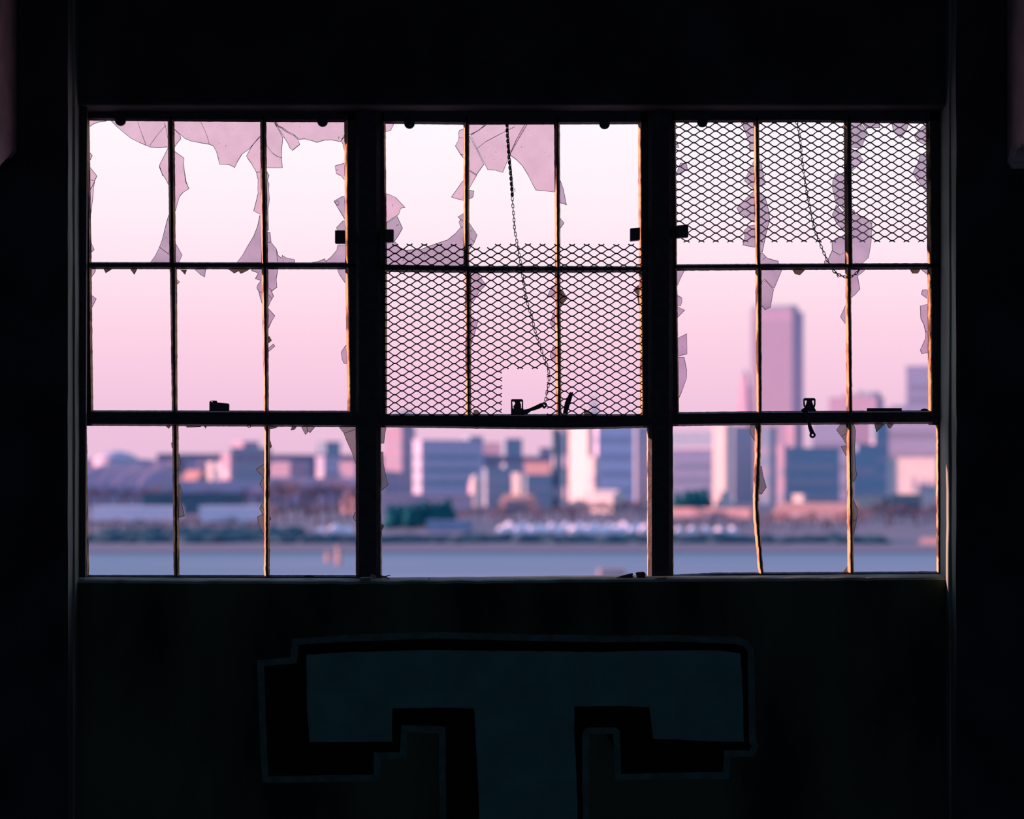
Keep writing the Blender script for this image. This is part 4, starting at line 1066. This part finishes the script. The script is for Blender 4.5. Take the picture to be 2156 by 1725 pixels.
stand(range(820, 850, 14), 640, 8.0, 'ever', 'dark evergreen in the small clump beside the first mullion', 'evergreens in the small clump', 14, 1.1)
stand(range(866, 956, 13), 650, 8.6, 'ever', 'dark evergreen in the wide clump left of the centre', 'evergreens in the wide clump', 16, 1.1)
stand(range(970, 1200, 19), 700, 7.5, 'bare', 'bare tree in the row behind the wrapped boats at the centre', 'bare trees behind the centre boats', 30, 1.3)
stand(range(1210, 1372, 18), 760, 8.5, 'bare', 'bare tree in the row before the lilac slab', 'bare trees before the lilac slab', 30, 1.3)
stand(range(1425, 1500, 15), 840, 10, 'ever', 'dark evergreen before the lilac warehouse', 'evergreens before the lilac warehouse', 20, 1.1)
stand(range(1420, 1592, 17), 640, 5.0, 'bare', 'bare tree before the long tan store', 'bare trees before the tan store', 20, 1.4)
stand(range(1606, 1800, 16), 640, 6.2, 'bare', 'bare tree before the long lodge', 'bare trees before the lodge', 30, 1.4)
stand(range(1804, 1985, 16), 700, 9.0, 'bare', 'bare tree on the rise at the right edge of the view', 'bare trees at the right edge', 40, 1.4)

# boats under white shrink-wrap
def boat_parts():
    bm = bmesh.new(); n = 8; rings = []
    for k in range(n + 1):
        t = k / n; w = 1.5 * (1 - max(0, t - .55) ** 2 * 4.2) ; w = max(.15, w)
        rings.append([bm.verts.new((x, y, z)) for x, y, z in ((-5 + 10 * t, -w, 1.9), (-5 + 10 * t, -w * .75, .9), (-5 + 10 * t, 0, .55), (-5 + 10 * t, w * .75, .9), (-5 + 10 * t, w, 1.9))])
    for A_, B__ in zip(rings, rings[1:]):
        for i in range(4): bm.faces.new((A_[i], A_[i + 1], B__[i + 1], B__[i]))
        bm.faces.new((A_[4], A_[0], B__[0], B__[4]))
    bm.faces.new(rings[0]); bm.faces.new(rings[-1][::-1])
    hull = bpy.data.meshes.new('hull'); bm.to_mesh(hull); bm.free(); hull.materials.append(M_HULL)
    bm = bmesh.new(); rings = []
    for k in range(n + 1):
        t = k / n; w = 1.6 * (1 - max(0, t - .55) ** 2 * 4.2); w = max(.15, w); h = 1.9 + 2.0 * math.sin(math.pi * min(1, .12 + t * .85))
        rings.append([bm.verts.new((-5.1 + 10.2 * t, y, z)) for y, z in ((-w, 1.0), (-w * .9, 1.9 + (h - 1.9) * .55), (0, h), (w * .85, 1.9 + (h - 1.9) * .55), (w, 1.0))])
    for A_, B__ in zip(rings, rings[1:]):
        for i in range(4): bm.faces.new((A_[i], A_[i + 1], B__[i + 1], B__[i]))
        bm.faces.new((A_[4], A_[0], B__[0], B__[4]))
    bm.faces.new(rings[0]); bm.faces.new(rings[-1][::-1])
    wrap = bpy.data.meshes.new('wrap'); bm.to_mesh(wrap); bm.free(); wrap.materials.append(M_WRAP)
    bm = bmesh.new()
    for x in (-3, 2):
        for y in (-.9, .9): tube(bm, [Vector((x, y, 0)), Vector((x, y * .7, 1.1))], .12, 6)
        box(bm, x - .15, x + .15, -1.0, 1.0, .2, .4)
    box(bm, -3, 2, -.12, .12, .22, .38)
    cr = bpy.data.meshes.new('cradle'); bm.to_mesh(cr); bm.free(); cr.materials.append(M_DARK)
    return (('cradle', cr), ('hull', hull), ('cover', wrap))
BOAT = boat_parts()
def boat(px, d, s, rz, label, group):
    root = thing('covered_boat', g(px, d), label, 'boat', group)
    root.scale = (s, s, s); root.rotation_euler.z = rz
    for nm, me in BOAT:
        o = bpy.data.objects.new(nm, me); C.objects.link(o); o.parent = root
for k, px in enumerate(range(1058, 1362, 30)):
    boat(px, 548 + random.uniform(-6, 6), random.uniform(.85, 1.05), 1.57 + random.uniform(-.12, .12), 'boat under white wrap in the row below the centre of the view', 'wrapped boats in the middle window')
for k, px in enumerate(range(1428, 1545, 28)):
    boat(px, 552 + random.uniform(-6, 6), random.uniform(.7, .85), 1.57 + random.uniform(-.12, .12), 'boat under white wrap in the row right of the second mullion', 'wrapped boats in the right window')
for k, px in enumerate((678, 708, 734)):
    boat(px, 560, (.7, .95, .8)[k], 1.4, ('leftmost and smallest white wrapped boat left of the first mullion', 'largest white wrapped boat left of the first mullion', 'white wrapped boat nearest the first mullion')[k], 'wrapped boats in the left window')
for k, px in enumerate(range(1072, 1362, 30)):
    boat(px, 566, random.uniform(.95, 1.1), 1.57 + random.uniform(-.1, .1), 'boat under white wrap in the second row, seen between the nearer wrapped boats', 'wrapped boats of the second row')
# mooring piles in the river
for px, yt, yb_, lb in ((691, 1162, 1184, 'shorter of the two sunlit mooring posts in the river'), (713, 1150, 1190, 'taller of the two sunlit mooring posts in the river')):
    d = (-GZ + .4) * FP / (yb_ - HOR)
    root = thing('mooring_post', Vector((wx(px, d), d, GZ - .4)), lb, 'post', 'mooring posts in the river')
    h = (yb_ - yt) * d / FP
    bm = bmesh.new()
    for q in range(4):
        a = q * 1.57 + .4; tube(bm, [Vector((wx(px, d) + .38 * math.cos(a), d + .38 * math.sin(a), GZ - .6)), Vector((wx(px, d) + .25 * math.cos(a), d + .25 * math.sin(a), GZ - .4 + h))], .34, 8)
    finish('piles', bm, M_POST, root)
    bm = bmesh.new(); lathe(bm, (wx(px, d), d, GZ - .4 + h * .8), [(.66, 0), (.66, .25)], 14); finish('collar', bm, M_DARK, root)
d = 20.4 * FP / (1214 - HOR)
bm = bmesh.new(); box(bm, wx(1262, d), wx(1318, d), d, d + 4, GZ - .6, GZ + .9)
lumpy = finish('floating_dock', bm, M_POST, origin=(wx(1290, d), d, GZ - .4))
tag(lumpy, 'rose-lit floating dock in the river above the wooden splinter', 'dock')
